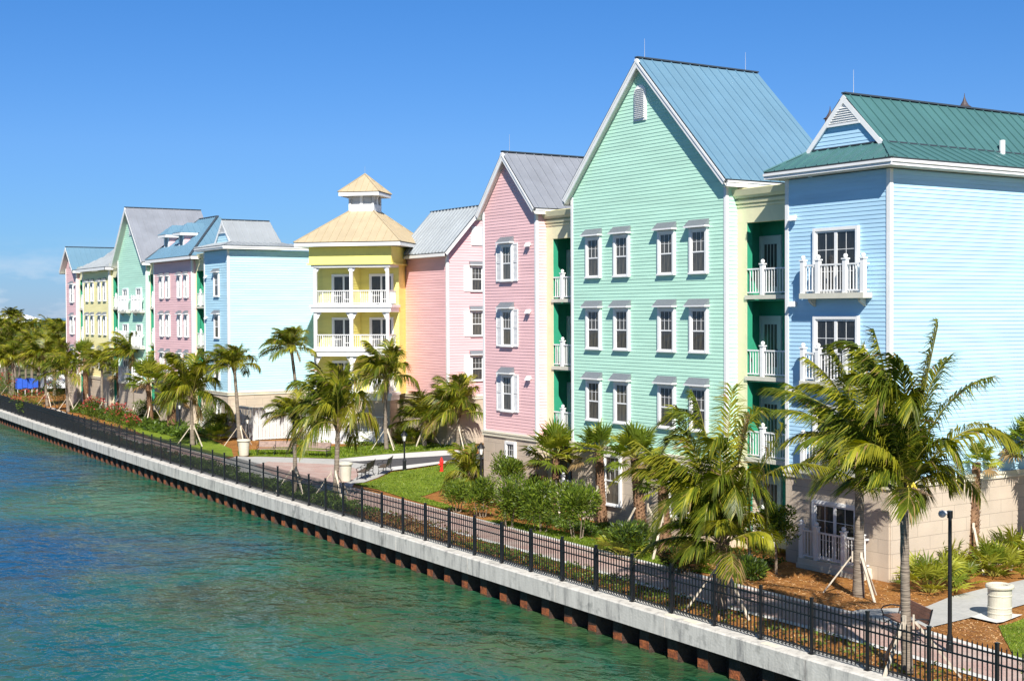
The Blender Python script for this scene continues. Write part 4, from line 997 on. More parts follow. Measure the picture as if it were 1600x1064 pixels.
T_COCO = mat('palm_bark', (.28, .23, .175), .9, vscale=2.4, col2=(.13, .10, .075), bump=1.0, bscale=3.2, stretch=(.6, .6, 6))
T_BOOT = mat('palm_boots', (.30, .17, .09), .9, vscale=5, col2=(.12, .06, .03), bump=.7, bscale=14)
T_FIBRE = mat('palm_fibre', (.24, .16, .09), .95, vscale=6, col2=(.10, .065, .04), bump=.9, bscale=20)
T_WOOD = mat('bleached_timber', (.62, .55, .44), .8, vscale=3, col2=(.42, .35, .26), bump=.3, bscale=12, stretch=(2, 2, .5))
T_BARK = mat('shrub_bark', (.22, .17, .12), .9, var=.3, vscale=6, bump=.6, bscale=12)
LEAFM = [L_PALM, L_PALY, L_DRY]
UP = V((0, 0, 1))

def bez(a, b, c, t): return a * (1 - t) ** 2 + b * (2 * t * (1 - t)) + c * t * t

def frond(mb, rib, a, b, c, rng, nl=44, ll=.62, lw=.042, droop=.75, wind=V((0, 0, 0)), mi=0, dry=0.0, rw=.022):
    N = 10; P = [bez(a, b, c, i / N) for i in range(N + 1)]
    rib.tube(P, [rw * (1.25 - i / N) for i in range(N + 1)], 4, 0, False)
    L = sum((P[i + 1] - P[i]).length for i in range(N))
    for i in range(nl):
        t = .14 + .86 * (i + .5) / nl
        p = bez(a, b, c, t); tg = (bez(a, b, c, min(1, t + .02)) - bez(a, b, c, t - .02)).normalized()
        sd = tg.cross(UP)
        if sd.length < .15: sd = tg.cross(V((.84, .54, 0)))
        sd.normalize()
        if i == 0: tw = rng.uniform(-.3, .3)
        nrm = sd.cross(tg).normalized()
        sd = (sd * cos(tw) + nrm * sin(tw))
        l = ll * (.35 + .65 * sin(pi * min(1, .12 + t * .80))) * rng.uniform(.85, 1.12)
        for sg in (-1, 1):
            al = radians(rng.uniform(28, 48) + 22 * t)
            d = (sd * sg * cos(al) + tg * sin(al) + nrm * .12)
            g = droop * rng.uniform(.6, 1.3)
            d1 = (d + V((0, 0, -.30 * g)) + wind * .3).normalized(); d2 = (d + V((0, 0, -1.25 * g)) + wind * .8).normalized()
            q0 = p; q1 = p + d1 * l * .45; q2 = q1 + d2 * l * .55
            w = (tg - d1 * tg.dot(d1)); w = (w.normalized() if w.length > .1 else nrm) * lw * rng.uniform(.75, 1.15); w = (w + V((0, 0, .25 * lw))) * .5
            k = mi; x = rng.random()
            if x < dry: k = 2
            elif x < .22 + dry: k = 1 if mi == 0 else 0
            mb.poly([q0 - w * .5, q1 - w, q1 + w, q0 + w * .5], k); mb.poly([q1 - w, q2 - w * .12, q2 + w * .12, q1 + w], k)

def rand_crown(mb, rib, c, R, n, rng, nl, ll, lw, wind=V((0, 0, 0)), dry=.04, up=.5, dead=2):
    for i in range(n):
        az = 2.39996 * i + rng.uniform(-.25, .25); f = (i + .5) / n      # f=0 youngest, upright
        el = radians(82 - 74 * f + rng.uniform(-8, 8)); L = R * rng.uniform(.85, 1.15) * (.8 + .25 * f)
        hd = V((cos(az), sin(az), 0)) + wind * .6; hd.normalize(); L *= rng.uniform(.75, 1.15)
        a = c + hd * .06; b = a + (hd * cos(el) + UP * sin(el)) * L * .6
        e = a + hd * L * (.35 + .5 * f) * 1.0 + UP * L * (.78 - 1.02 * f) + wind * L * .15
        frond(mb, rib, a, b, e, rng, nl, ll * R / 3, lw, .55 + .5 * f, wind, 1 if rng.random() < .3 else 0, dry + (.25 if f > .9 and rng.random() < .4 else 0))
    for i in range(dead):
        az = rng.uniform(0, 6.28); hd = V((cos(az), sin(az), 0)); a = c + hd * .1
        frond(mb, rib, a, a + hd * .4 * R * .4 + UP * .1, a + hd * R * .22 - UP * R * .3, rng, nl // 2, ll * .7 * R / 3, lw, 1.2, V((0, 0, 0)), 2, 1.0)

CR_TPL = []
def crown_variants():
    for s in range(8):
        rng = random.Random(40 + s); m = MB(); r = MB()
        rand_crown(m, r, V((0, 0, 0)), 3.0, 19 + (s % 3) * 2, rng, 56, .98, .046, V((-.45, .30, 0)), .06, dead=s % 2)
        CR_TPL.append((m.mesh('crown', LEAFM), r.mesh('frond_ribs', L_RIB)))
crown_variants()

def trunk_coco(base, top, r0, r1, parent, rng, fibre=True):
    m = MB(); n = 16; pts = []; rs = []; bow = V((rng.uniform(-.12, .12), rng.uniform(-.12, .12), 0))
    for i in range(n + 1):
        t = i / n; p = base.lerp(top, t) + bow * sin(pi * t) * .8; pts.append(p); rs.append(r1 + (r0 - r1) * (1 - t) ** 2 * 1.0 + (.10 * r0 * (1.0 if i < 1 else 0)) + (.012 * (i % 2)))
    m.tube(pts, rs, 12); m.build('trunk', T_COCO, parent, smooth=True)
    if fibre:
        f = MB(); hgt = max(.45, r1 * 4.5); f.tube([top - UP * hgt * .8, top - UP * hgt * .3, top + UP * hgt * .2, top + UP * hgt * .7], [r1 * 1.02, r1 * 1.45, r1 * 1.35, r1 * .5], 10)
        for i in range(11):
            a = 2.4 * i; d = V((cos(a), sin(a), 0)); z = -hgt * .7 + hgt * .1 * i
            p = top + UP * z; f.beam(p + d * r1 * .9, p + d * r1 * (2.0 + .07 * i) + UP * (.34 + .02 * i), .09, .035)
        f.build('leaf_base', T_FIBRE, parent, smooth=False)

def stakes(parent, base, n, rng, hh=1.35, rad=1.15, a0=0.0, tr=.16, w=.085):
    for q in range(3):
        a = 2 * pi * q / 3 + a0; d = V((cos(a), sin(a), 0)); p = base + d * (tr + .02) + UP * hh
        m = MB(); m.beam(p - UP * .18, p + UP * .18, .09, .045, up=d); m.build('batten', T_WOOD, parent)
    for q in range(n):
        a = 2 * pi * q / n + a0; d = V((cos(a), sin(a), 0)); e = base + d * rad * rng.uniform(.85, 1.1); e.z = gz(e.x) - .03
        mb = MB(); mb.beam(base + d * (tr + .06) + UP * hh, e, w, w * .55, up=d); mb.build('stake', T_WOOD, parent)

def depth_of(p): return (p - V((0, 0, H))).dot(V((CR[0][2], CR[1][2], CR[2][2])))
def at_depth(px, py, d):
    r = ray(px, py); return V((0, 0, H)) + r * (d / FPX)      # ray z component along the axis equals FPX

def coco(label, b, c, wpx, seed, group='coconut palms along the quay gardens', st=3, r0=.17, r1=.11, var=None, name='coconut_palm', rot=None, flat=1.0, crownz=1.0):
    base = at(*b); d = depth_of(base); top = at_depth(c[0], c[1], d + .0); rng = random.Random(seed)
    t = thing(name, base, label, 'palm', group); trunk_coco(base - UP * .1, top, r0, r1, t, rng)
    v = CR_TPL[(var if var is not None else seed) % 8]; s = wpx / 2 * d / FPX / 2.35
    o = link('crown', v[0], t, top - base, rot if rot is not None else rng.uniform(-.9, .9)); o.scale = (s, s, s * crownz)
    k = link('frond_ribs', v[1], o)
    if st: stakes(t, base, st, rng, a0=rng.uniform(0, 2), tr=r1 + .03)
    return t

def hero(label, b, c, fr_list, seed, extra=8, st=3, R=3.0, nl=52, ll=.62, lw=.036, wind=V((-.35, .23, 0)), r0=.2, r1=.12, sta=.4, boots=False):
    base = at(*b); d = depth_of(base); top = at_depth(c[0], c[1], d); rng = random.Random(seed)
    t = thing('coconut_palm', base, label, 'palm', 'coconut palms along the quay gardens'); trunk_coco(base - UP * .1, top, r0, r1, t, rng)
    m = MB(); r = MB()
    for f in fr_list:
        (cx_, cy_), (tx, ty), dd = f[0], f[1], f[2]; mi = f[3] if len(f) > 3 else 0; dr = f[4] if len(f) > 4 else .03
        a = top + V((rng.uniform(-.05, .05), rng.uniform(-.05, .05), rng.uniform(-.1, .1)))
        frond(m, r, a, at_depth(cx_, cy_, d + dd * .6), at_depth(tx, ty, d + dd), rng, nl, ll * (f[5] if len(f) > 5 else 1), lw, .85, wind, mi, dr)
    rand_crown(m, r, top, R, extra, rng, nl - 10, ll * 3 / R, lw, wind, .05, dead=0)
    o = m.build('crown', LEAFM, t); r.build('frond_ribs', L_RIB, o)
    if st: stakes(t, base, st, rng, a0=sta, rad=1.25, tr=r1 + .03)
    return t

# three palms that stand closest
t = hero('tall coconut palm by the quay fence with windswept crown, nearest the camera', (1418, 1052), (1413, 768), [
    ((1438, 640), (1466, 508), 0, 1), ((1462, 610), (1543, 590), .5), ((1510, 620), (1584, 690), -.3, 1), ((1402, 640), (1368, 523), .3, 0, .1), ((1400, 545), (1316, 534), .2),
    ((1330, 620), (1206, 606), .2), ((1340, 600), (1262, 600), -.6, 1), ((1375, 655), (1322, 712), -1.6, 1), ((1393, 520), (1366, 645), -1.2), ((1420, 560), (1425, 640), -1.4), ((1455, 640), (1500, 720), -1.0),
    ((1380, 600), (1290, 660), .8), ((1360, 640), (1255, 690), .2), ((1370, 680), (1290, 745), -.2), ((1440, 600), (1480, 560), 1.2, 0), ((1400, 580), (1350, 560), 1.2), ((1470, 690), (1530, 770), .6), ((1385, 560), (1330, 590), -1.0), ((1365, 600), (1300, 700), 1.0), ((1425, 600), (1400, 560), -.6)], 5, extra=9, R=2.2, nl=84, ll=.98, lw=.042, sta=-.9, r0=.15, r1=.10)
m = MB(); base = at(1418, 1052); d = depth_of(base)
m.tube([at_depth(1425, 762, d - .3), at_depth(1440, 768, d - .5), at_depth(1457, 776, d - .6)], [.02, .05, .008], 6); m.tube([at_depth(1398, 770, d), at_depth(1383, 752, d), at_depth(1370, 740, d)], [.05, .03, .01], 6)
m.build('spathe', T_FIBRE, t)
m = MB()
for i in range(14): m.ball(at_depth(1418 + (i * 7) % 15, 755 + (i * 5) % 12, d - .3), .035, 0, 6, 4)
m.build('fruit_cluster', mat('young_coconuts', (.62, .50, .06), .5), t)
hero('grey-trunked coconut palm close in front of the bright blue house balconies', (1341, 932), (1343, 722), [
    ((1310, 640), (1232, 600), 0), ((1335, 610), (1262, 560), .3, 1), ((1330, 590), (1300, 545), -.4), ((1352, 600), (1345, 548), .2, 1), ((1370, 610), (1402, 570), .3), ((1395, 640), (1425, 690), -.4), ((1290, 650), (1228, 690), .2, 1), ((1300, 640), (1215, 640), -.5), ((1310, 690), (1270, 770), -.5), ((1375, 690), (1400, 760), -.6), ((1330, 640), (1310, 700), -1.3)], 9, extra=16, R=2.4, nl=76, ll=.9, lw=.042, r0=.2, r1=.14, sta=.2)
hero('low broad coconut palm at the promenade in front of the large mint green house', (1129, 957), (1128, 850), [
    ((1132, 720), (1144, 606), 0, 1), ((1118, 570), (1020, 670), .2), ((1085, 760), (998, 692), -.4, 1), ((1040, 690), (962, 748), -.3, 1), ((1150, 740), (1172, 652), .2, 2, .5), ((1185, 740), (1224, 668), -.3), ((1195, 650), (1366, 766), -.8, 1, .02, 1.15),
    ((1185, 700), (1200, 815), -.2), ((1060, 700), (1022, 832), -.5), ((1080, 680), (1058, 640), .5), ((1105, 660), (1085, 618), .2), ((1130, 640), (1110, 700), -1.5), ((1150, 640), (1190, 640), .6), ((1165, 680), (1178, 760), -1.0), ((1090, 700), (1062, 800), -1.3), ((1110, 720), (1100, 830), -1.5), ((1050, 640), (1000, 760), .4), ((1150, 690), (1150, 800), -1.5), ((1080, 620), (1040, 700), .8), ((1100, 690), (1035, 745), -.9), ((1140, 700), (1115, 760), -1.7), ((1060, 660), (990, 730), -.6, 1)], 12, extra=16, R=2.7, nl=80, ll=.98, lw=.042, r0=.17, r1=.13, sta=2.6)

# other coconut palms: label, base px, crown px, crown width px, seed
for a in [
    ('small coconut palm with upright yellow-green fronds beside the hydrant and the rose pink house', (738, 774), (737, 748), 96, 3, dict(st=1, crownz=1.6)),
    ('dark coconut palm with drooping crown just left of the rose pink house wall', (716, 699), (716, 648), 124, 4, dict(r0=.2, crownz=1.3)),
    ('coconut palm at the foot of the courtyard pink house with a low spreading crown', (664, 697), (664, 658), 112, 8, dict(r0=.2)),
    ('tall coconut palm in front of the yellow porches at the corner with the pink house', (604, 703), (604, 594), 112, 1, dict(r0=.16, crownz=1.35)),
    ('large leafy coconut palm in the promenade bed before the yellow porches', (523, 782), (528, 664), 150, 10, dict(r0=.15, crownz=1.75)),
    ('thin coconut palm in the promenade bed between the two courtyard benches', (461, 775), (459, 650), 92, 6, dict(r0=.13, r1=.085, crownz=1.0)),
    ('tall slim coconut palm rising against the pale blue side wall', (474, 693), (455, 545), 92, 7, dict(r0=.16)),
    ('propped coconut palm at the corner of the pale blue house beside the white enclosure', (375, 697), (366, 574), 96, 10, dict()),
    ('short coconut palm planted at the base of the pale blue house', (352, 683), (350, 666), 60, 15, dict(st=1, r0=.14)),
    ('staked coconut palm on the narrow lawn beside the promenade before the pale blue house', (301, 696), (299, 618), 130, 11, dict(r0=.19, crownz=1.45)),
    ('coconut palm in front of the distant mint green house with a dark round crown', (213, 655), (208, 556), 92, 13, dict()),
    ('slim coconut palm in front of the distant yellow house', (161, 650), (160, 570), 74, 14, dict()),
    ('white-trunked coconut palm by the promenade left of the distant yellow house', (107, 644), (103, 582), 82, 16, dict(r0=.19, crownz=1.3)),
    ('coconut palm by the promenade at the end of the red flowering bushes', (74, 635), (68, 560), 76, 17, dict()),
    ('coconut palm between the far promenade and the blue canvas stall', (42, 612), (40, 552), 66, 18, dict()),
    ('leaning coconut palm at the far left end of the promenade', (16, 618), (11, 565), 80, 19, dict()),
    ]:
    kw = a[5]; coco(a[0], a[1], a[2], a[3], a[4], **kw)

# ---- fan palms
def fan_leaf(mb, rib, base, d, pl, R, rng, mi, nb=20, droop=.5):
    d = d.normalized(); hub = base + d * pl - UP * (.12 * pl * droop)
    rib.tube([base, base + d * pl * .5 + UP * .03, hub], [.022, .017, .013], 4, 0, False)
    sd = d.cross(UP); sd = sd.normalized() if sd.length > .1 else V((1, 0, 0)); nr = sd.cross(d).normalized()
    tl = rng.uniform(-.5, .5); sd = (sd * cos(tl) + nr * sin(tl)).normalized(); nr = sd.cross(d).normalized()
    for i in range(nb):
        a = radians(-118 + 236 * (i + .5) / nb); e = (d * cos(a) + sd * sin(a) + nr * (.18 * abs(sin(a)))).normalized(); l = R * (.78 + .22 * cos(a)) * rng.uniform(.9, 1.08)
        w = e.cross(nr).normalized() * (R * .052); z = nr * (R * .018 * (1 if i % 2 else -1))
        m1 = hub + e * l * .55; m2 = m1 + (e + V((0, 0, -.9 * droop * rng.uniform(.6, 1.3)))).normalized() * l * .45
        mb.poly([hub, m1 - w + z, m1 + w - z], mi); mb.poly([m1 - w + z, m2, m1 + w - z], mi)

FAN_TPL = []
def fan_variants():
    for s in range(4):
        rng = random.Random(70 + s); m = MB(); r = MB(); n = 24
        for i in range(n):
            az = 2.39996 * i; f = (i + .5) / n; el = radians(85 - 105 * f + rng.uniform(-8, 8)); d = V((cos(az) * cos(el), sin(az) * cos(el), sin(el)))
            fan_leaf(m, r, V((0, 0, 0)) + d * .08, d, rng.uniform(.55, .8) * (1.0 if s < 3 else 1.0), .78, rng, (0 if rng.random() < .6 else 1) if f < .93 else 2, droop=.25 + .6 * f)
        FAN_TPL.append((m.mesh('crown', [L_FAN, L_FANY, L_DRY]), r.mesh('frond_ribs', L_RIB)))
fan_variants()
def fan_palm(label, b, c, wpx, seed, st=3, r=.2, skirt=0, name='fan_palm', cat='palm', group='fan palms along the house fronts'):
    base = at(*b); d = depth_of(base); top = at_depth(c[0], c[1], d); rng = random.Random(seed)
    t = thing(name, base, label, cat, group)
    m = MB(); n = 10; m.tube([base.lerp(top, i / n) - UP * (.1 if i == 0 else 0) for i in range(n + 1)], [r * (1.0 - .3 * i / n) for i in range(n + 1)], 10, 0)
    hgt = (top - base).length; k = int(hgt / .075)
    for i in range(k):
        z = i / k
        for q in range(5):
            a = 2 * pi * (q + (i % 2) * .5) / 5 + rng.uniform(-.15, .15); dr = V((cos(a), sin(a), 0)); p = base.lerp(top, z) + dr * r * (1 - .3 * z) * .9
            tg = V((-dr.y, dr.x, 0)) * .05; o = dr * rng.uniform(.05, .10) + UP * .10
            m.poly([p - tg, p + tg, p + o + tg * .5, p + o - tg * .5], 0); m.poly([p - tg, p + o - tg * .5, p + o + tg * .5 + dr * -.02, p + tg], 0)
    m.build('trunk', T_BOOT, t)
    v = FAN_TPL[seed % 4]; s = wpx / 2 * d / FPX / 1.42
    o = link('crown', v[0], t, top - base, rng.uniform(0, 6.28)); o.scale = (s, s, s); link('frond_ribs', v[1], o)
    if st: stakes(t, base, st, rng, a0=rng.uniform(0, 2), tr=r, rad=1.4, hh=1.6)
    return t
for a in [
    ('fan palm with thick boot-covered trunk by the stone base behind the camera pole', (1515, 888), (1522, 722), 84, 1, dict(r=.33)),
    ('fan palm entering at the right edge of the view by the bright blue house', (1616, 884), (1616, 698), 124, 2, dict(r=.3)),
    ('fan palm with shaggy trunk left of the broad promenade palm', (1004, 852), (992, 716), 116, 3, dict(r=.26)),
    ('stout fan palm behind the broad promenade palm, propped with long timber stakes', (1040, 872), (1036, 760), 104, 6, dict(r=.28)),
    ('fan palm with rugged brown trunk before the left corner of the large mint house', (941, 818), (936, 706), 104, 4, dict(r=.25)),
    ('bright leafy fan palm in front of the balcony gap beside the rose pink house', (868, 806), (868, 716), 122, 5, dict(r=.2)),
    ('tall fan palm before the gap between the distant rose pink and mint green houses', (236, 666), (231, 596), 80, 7, dict(r=.25)),
    ('fan palm with slim trunk in front of the dormered rose pink house', (259, 660), (256, 558), 66, 8, dict(r=.18)),
    ('stout fan palm with thick short trunk at the lawn edge before the dormered house', (268, 673), (268, 625), 72, 9, dict(r=.42, st=0)),
    ('tall bright fan palm at the right corner of the dormered rose pink house', (302, 662), (303, 558), 74, 10, dict(r=.2)),
    ('fan palm with hanging brown skirt before the distant yellow house', (134, 643), (133, 558), 60, 11, dict(r=.3)),
    ('fan palm between the distant yellow and mint green houses', (188, 650), (184, 582), 46, 12, dict(r=.2)),
    ('fan palm behind the promenade palms near the far end house', (118, 632), (119, 566), 40, 13, dict(r=.22)),
    ]: fan_palm(*a[:5], **a[5])

def low_fans(label, b, wpx, seed, dark=False):
    base = at(*b); d = depth_of(base); rng = random.Random(seed); t = thing('palmetto', base, label, 'plant', 'low palmettos in the beds')
    wpx *= 1.35; s = wpx / 2 * d / FPX / 1.1; m = MB(); r = MB()
    for i in range(24):
        az = 2.4 * i; f = (i + .5) / 24; el = radians(84 - 66 * f); dv = V((cos(az) * cos(el), sin(az) * cos(el), sin(el)))
        fan_leaf(m, r, base + V((cos(az), sin(az), 0)) * .08 * s, dv, rng.uniform(.45, .85) * s, .52 * s, rng, 0 if rng.random() < .55 else 1, 16, .5)
    m.build('leaves', [L_FAN, L_FANY], t); r.build('stems', L_RIB, t)
for a in [('green palmetto clump at the stone corner of the bright blue house', (1452, 925), 100, 1), ('palmetto clump just right of the black camera pole', (1492, 915), 70, 2), ('palmetto between the thick fan palm trunk and the planter bin', (1552, 900), 90, 3), ('tall palmetto at the right edge above the concrete path', (1592, 885), 100, 4), ('palmetto against the stone wall just left of the thick fan palm trunk', (1478, 893), 80, 14), ('palmetto between the two right hand fan palms', (1565, 868), 90, 15),
          ('palmetto at the foot of the shaggy fan palm left of the broad promenade palm', (972, 868), 70, 5), ('palmetto under the broad promenade palm by the mint green house', (1075, 890), 80, 6), ('palmetto before the yellow porches at the pink corner', (640, 694), 50, 7), ('palmetto in the mulch left of the white enclosure', (338, 688), 44, 8),
          ('palmetto by the propped fan palm on the far lawn', (252, 662), 40, 9), ('low palmetto right of the small yellow-green coconut palm', (752, 775), 50, 10), ('palmetto in front of the yellow corner house ground railing', (575, 692), 46, 11)]:
    low_fans(*a)

# ---- shrubs
def blobs(mb, c, R, n, rng, ll, lw, mats_w, up=.35, nb=9):
    cs = []
    for i in range(nb):
        d = V((rng.uniform(-1, 1), rng.uniform(-1, 1), rng.uniform(-.9, 1))); d = d.normalized() * rng.uniform(.25, .68)
        cs.append((c + V((d.x * R.x, d.y * R.y, d.z * R.z)), rng.uniform(.34, .55)))
    for i in range(n):
        cc, q = cs[i % nb]; d = V((rng.gauss(0, 1), rng.gauss(0, 1), rng.gauss(0, 1) + .25)).normalized(); rr = q * (rng.random() ** .35) * 1.08
        p = cc + V((d.x * R.x, d.y * R.y, d.z * R.z)) * rr
        e = (d + V((rng.uniform(-.6, .6), rng.uniform(-.6, .6), up + rng.uniform(-.4, .5)))).normalized(); w = e.cross(V((rng.uniform(-1, 1), rng.uniform(-1, 1), rng.uniform(-1, 1))))
        if w.length < .05: continue
        w = w.normalized() * lw * .5; l = ll * rng.uniform(.7, 1.25); k = rng.choices(range(len(mats_w)), mats_w)[0]
        mb.poly([p, p + e * l * .5 - w, p + e * l, p + e * l * .5 + w], k)
def shrub(label, b, hpx, wpx, seed, kind='oleander', n=2600, name='shrub', stem=True, ll=.19, lw=.05, low=.03, group=None, tree=False, mats=None, red=0):
    base = at(*b); d = depth_of(base); k = d / FPX; rng = random.Random(seed); Hh = hpx * k; Wd = wpx * k / 2
    t = thing(name, base, label, 'tree' if tree else 'shrub', group or 'shrubs in the garden beds')
    z0 = Hh * (.36 if tree else low); m = MB()
    blobs(m, base + UP * (z0 + (Hh - z0) / 2), V((Wd, Wd * .9, (Hh - z0) / 2)), n, rng, ll, lw, (5, 4, 1) if not mats else (5, 4, 1), nb=14 if n > 2000 else 9)
    m.build('crown', mats or [L_BUSH, L_BUSH2, L_DARK], t)
    s = MB()
    for i in range(1 if tree else 4):
        a = 1.6 * i + seed; s.tube([base - UP * .05, base + V((cos(a), sin(a), 0)) * (.05 if tree else .2 * Wd) + UP * z0, base + V((cos(a), sin(a), 0)) * Wd * .3 + UP * (z0 + .35 * Hh)], [.045, .03, .015] if not tree else [.06, .045, .02], 6)
    s.build('stem', T_BARK, t)
    if red:
        f = MB()
        for i in range(red):
            dv = V((rng.gauss(0, 1), rng.gauss(0, 1), abs(rng.gauss(0, 1)) + .2)).normalized(); p = base + UP * (z0 + (Hh - z0) / 2) + V((dv.x * Wd, dv.y * Wd * .9, dv.z * (Hh - z0) / 2)) * rng.uniform(.75, 1.0)
            for q in range(5):
                e = V((rng.uniform(-1, 1), rng.uniform(-1, 1), rng.uniform(-.2, 1))).normalized() * .11; w = e.cross(UP).normalized() * .06 if e.cross(UP).length > .01 else V((.06, 0, 0)); f.poly([p, p + e - w, p + e * 1.2, p + e + w])
        f.build('blossoms', L_RED, t)
    return t
for a in [
    ('leafy round tree with a thin trunk between the near balconies', (1213, 897), 112, 84, 1, dict(tree=True, n=4200, name='small_tree', ll=.12)),
    ('small feathery tree in front of the stone base of the rose pink house', (797, 800), 98, 62, 2, dict(tree=True, n=3000, name='small_tree')),
    ('oleander bush at the near end of the promenade row, right of the others', (902, 842), 92, 96, 3, dict(n=4200)),
    ('tall oleander bush second from the near end of the promenade row', (845, 832), 88, 86, 4, dict(n=3600)),
    ('oleander bush in the middle of the promenade row beside the small feathery tree', (795, 824), 80, 74, 5, dict(n=3200)),
    ('oleander bush below the lamp post by the rose pink house', (752, 808), 62, 70, 6, dict(n=2600)),
    ('oleander bush at the far end of the promenade row beside the courtyard lawn', (714, 800), 50, 60, 7, dict(n=2200)),
    ('dark bronze-leaved bush below the bright fan palm at the balcony gap', (838, 800), 62, 56, 8, dict(n=2200, mats=[L_DARK, L_BRONZE, L_BUSH], ll=.22)),
    ('dark low bush between the lamp post and the leafy round tree', (1178, 905), 40, 80, 9, dict(n=1800, mats=[L_DARK, L_BUSH, L_BUSH2])),
    ('bushy planting behind the two propped fan palms at the mint green house', (985, 868), 60, 90, 10, dict(n=2200, mats=[L_DARK, L_BUSH, L_BUSH2])),
    ('shaded bush at the foot of the broad promenade palm', (1068, 895), 48, 76, 21, dict(n=1500, mats=[L_DARK, L_BRONZE, L_BUSH])),
    ('red flowering bush beside the promenade, first in front of the distant mint green house', (186, 676), 48, 46, 11, dict(n=1500, red=85)),
    ('red flowering bush left of the far lawn', (148, 668), 50, 48, 12, dict(n=1600, red=95)),
    ('round bush of red flowers closest to the staked palms on the lawn', (205, 680), 34, 34, 25, dict(n=900, red=50)),
    ('red flowering bush by the white-trunked palm near the far end', (45, 652), 46, 60, 13, dict(n=1600, red=90)),
    ('green bush with a few red flowers below the slim far palms', (92, 640), 54, 44, 14, dict(n=1500, red=12)),
    ('red flowering bush at the left edge of the view', (6, 632), 52, 44, 15, dict(n=1400, red=60)),
    ('green bush at the foot of the propped palm by the pale blue house', (325, 680), 56, 46, 16, dict(n=1500)),
    ('yellow-green bush behind the courtyard benches', (560, 690), 36, 84, 17, dict(n=1800, mats=[L_COVER, L_BUSH2, L_BUSH])),
    ('light green bush at the foot of the yellow porch posts', (625, 690), 30, 70, 18, dict(n=1400, mats=[L_COVER, L_BUSH2, L_BUSH])),
    ('green bush by the far lawn in front of the arch', (222, 660), 40, 56, 19, dict(n=1400)),
    ('slender young tree standing behind the right hand courtyard bench', (478, 702), 112, 46, 20, dict(n=1300, tree=True, name='small_tree', mats=[L_COVER, L_BUSH2, L_BUSH])),
    ('green hedge bush at the foot of the pink corner house palms', (690, 692), 26, 60, 22, dict(n=1000)),
    ]: shrub(*a[:5], **a[5])

# low planting in the strip between fence and promenade and under the bushes
def cover(name, pts, n, seed, ll, hz, mats, wts=(5, 4, 2)):
    rng = random.Random(seed); m = MB()
    xs = [p[0] for p in pts]; ys = [p[1] for p in pts]; k = 0; tries = 0
    def inside(x, y):
        c = False; j = len(pts) - 1
        for i in range(len(pts)):
            if (pts[i][1] > y) != (pts[j][1] > y) and x < (pts[j][0] - pts[i][0]) * (y - pts[i][1]) / (pts[j][1] - pts[i][1]) + pts[i][0]: c = not c
            j = i
        return c
    while k < n and tries < n * 12:
        tries += 1; x = rng.uniform(min(xs), max(xs)); y = rng.uniform(min(ys), max(ys))
        if not inside(x, y): continue
        h = hz * rng.random() ** .7 * (.5 + .5 * sin(x * 2.1 + 1.3 * y) * sin(y * .9)) ; h = max(.02, h)
        for q in range(3):
            p = V((x + rng.uniform(-.1, .1), y + rng.uniform(-.1, .1), gz(x) + h)); e = V((rng.uniform(-1, 1), rng.uniform(-1, 1), rng.uniform(0, 1))).normalized() * ll * rng.uniform(.6, 1.2); w = e.cross(V((rng.uniform(-1, 1), rng.uniform(-1, 1), .5))); w = w.normalized() * ll * .22
            m.poly([p, p + e * .5 - w, p + e, p + e * .5 + w], rng.choices((0, 1, 2), wts)[0])
        k += 1
    o = m.build(name, mats); o['kind'] = 'stuff'; o['label'] = 'low leafy planting covering the garden beds'; o['category'] = 'ground cover'
    return o
def strip(y0, y1, a=.45, b=.1):
    s = []; N = 6
    for i in range(N + 1):
        y = y0 + (y1 - y0) * i / N; s.append((qx(y) + a, y))
    lo_x = lambda y: [p for p in lo if p[1] <= y][-1][0]
    for i in range(N, -1, -1):
        y = y0 + (y1 - y0) * i / N; s.append((lo_x(y) - b, y))
    return s
cover('ground_cover', strip(56, 84), 7000, 1, .15, .55, [L_BUSH, L_COVER, L_DARK])
cover('ground_cover', strip(84, 150), 6000, 2, .2, .42, [L_DARK, L_BUSH, L_BRONZE])
cover('ground_cover', strip(34, 47), 1500, 3, .13, .35, [L_BUSH, L_COVER, L_BRONZE], (3, 5, 2))
cover('ground_cover', strip(47, 57), 900, 4, .15, .45, [L_BRONZE, L_BUSH, L_DRY], (4, 2, 3))
cover('ground_cover', strip(18, 34), 450, 5, .13, .25, [L_BUSH, L_COVER, L_DRY], (3, 5, 2))
cover('ground_cover', pxs((520, 694), (560, 699), (700, 690), (740, 686), (700, 678), (540, 678), (470, 684), (460, 698)), 2600, 6, .2, .35, [L_COVER, L_BUSH2, L_BUSH])
cover('ground_cover', [(34.5, 41), (37.4, 41), (37.4, 54), (34.8, 54)], 2600, 7, .17, .4, [L_BUSH, L_COVER, L_DARK])
cover('ground_cover', [(34.5, 36.8), (37.4, 38), (37.4, 41), (34.8, 41)], 900, 8, .15, .35, [L_BUSH, L_COVER, L_BRONZE])
cover('ground_cover', [(36.6, 104), (39.5, 104), (39.8, 142), (38.0, 140)], 3500, 9, .3, .9, [L_BUSH, L_COVER, L_DARK])
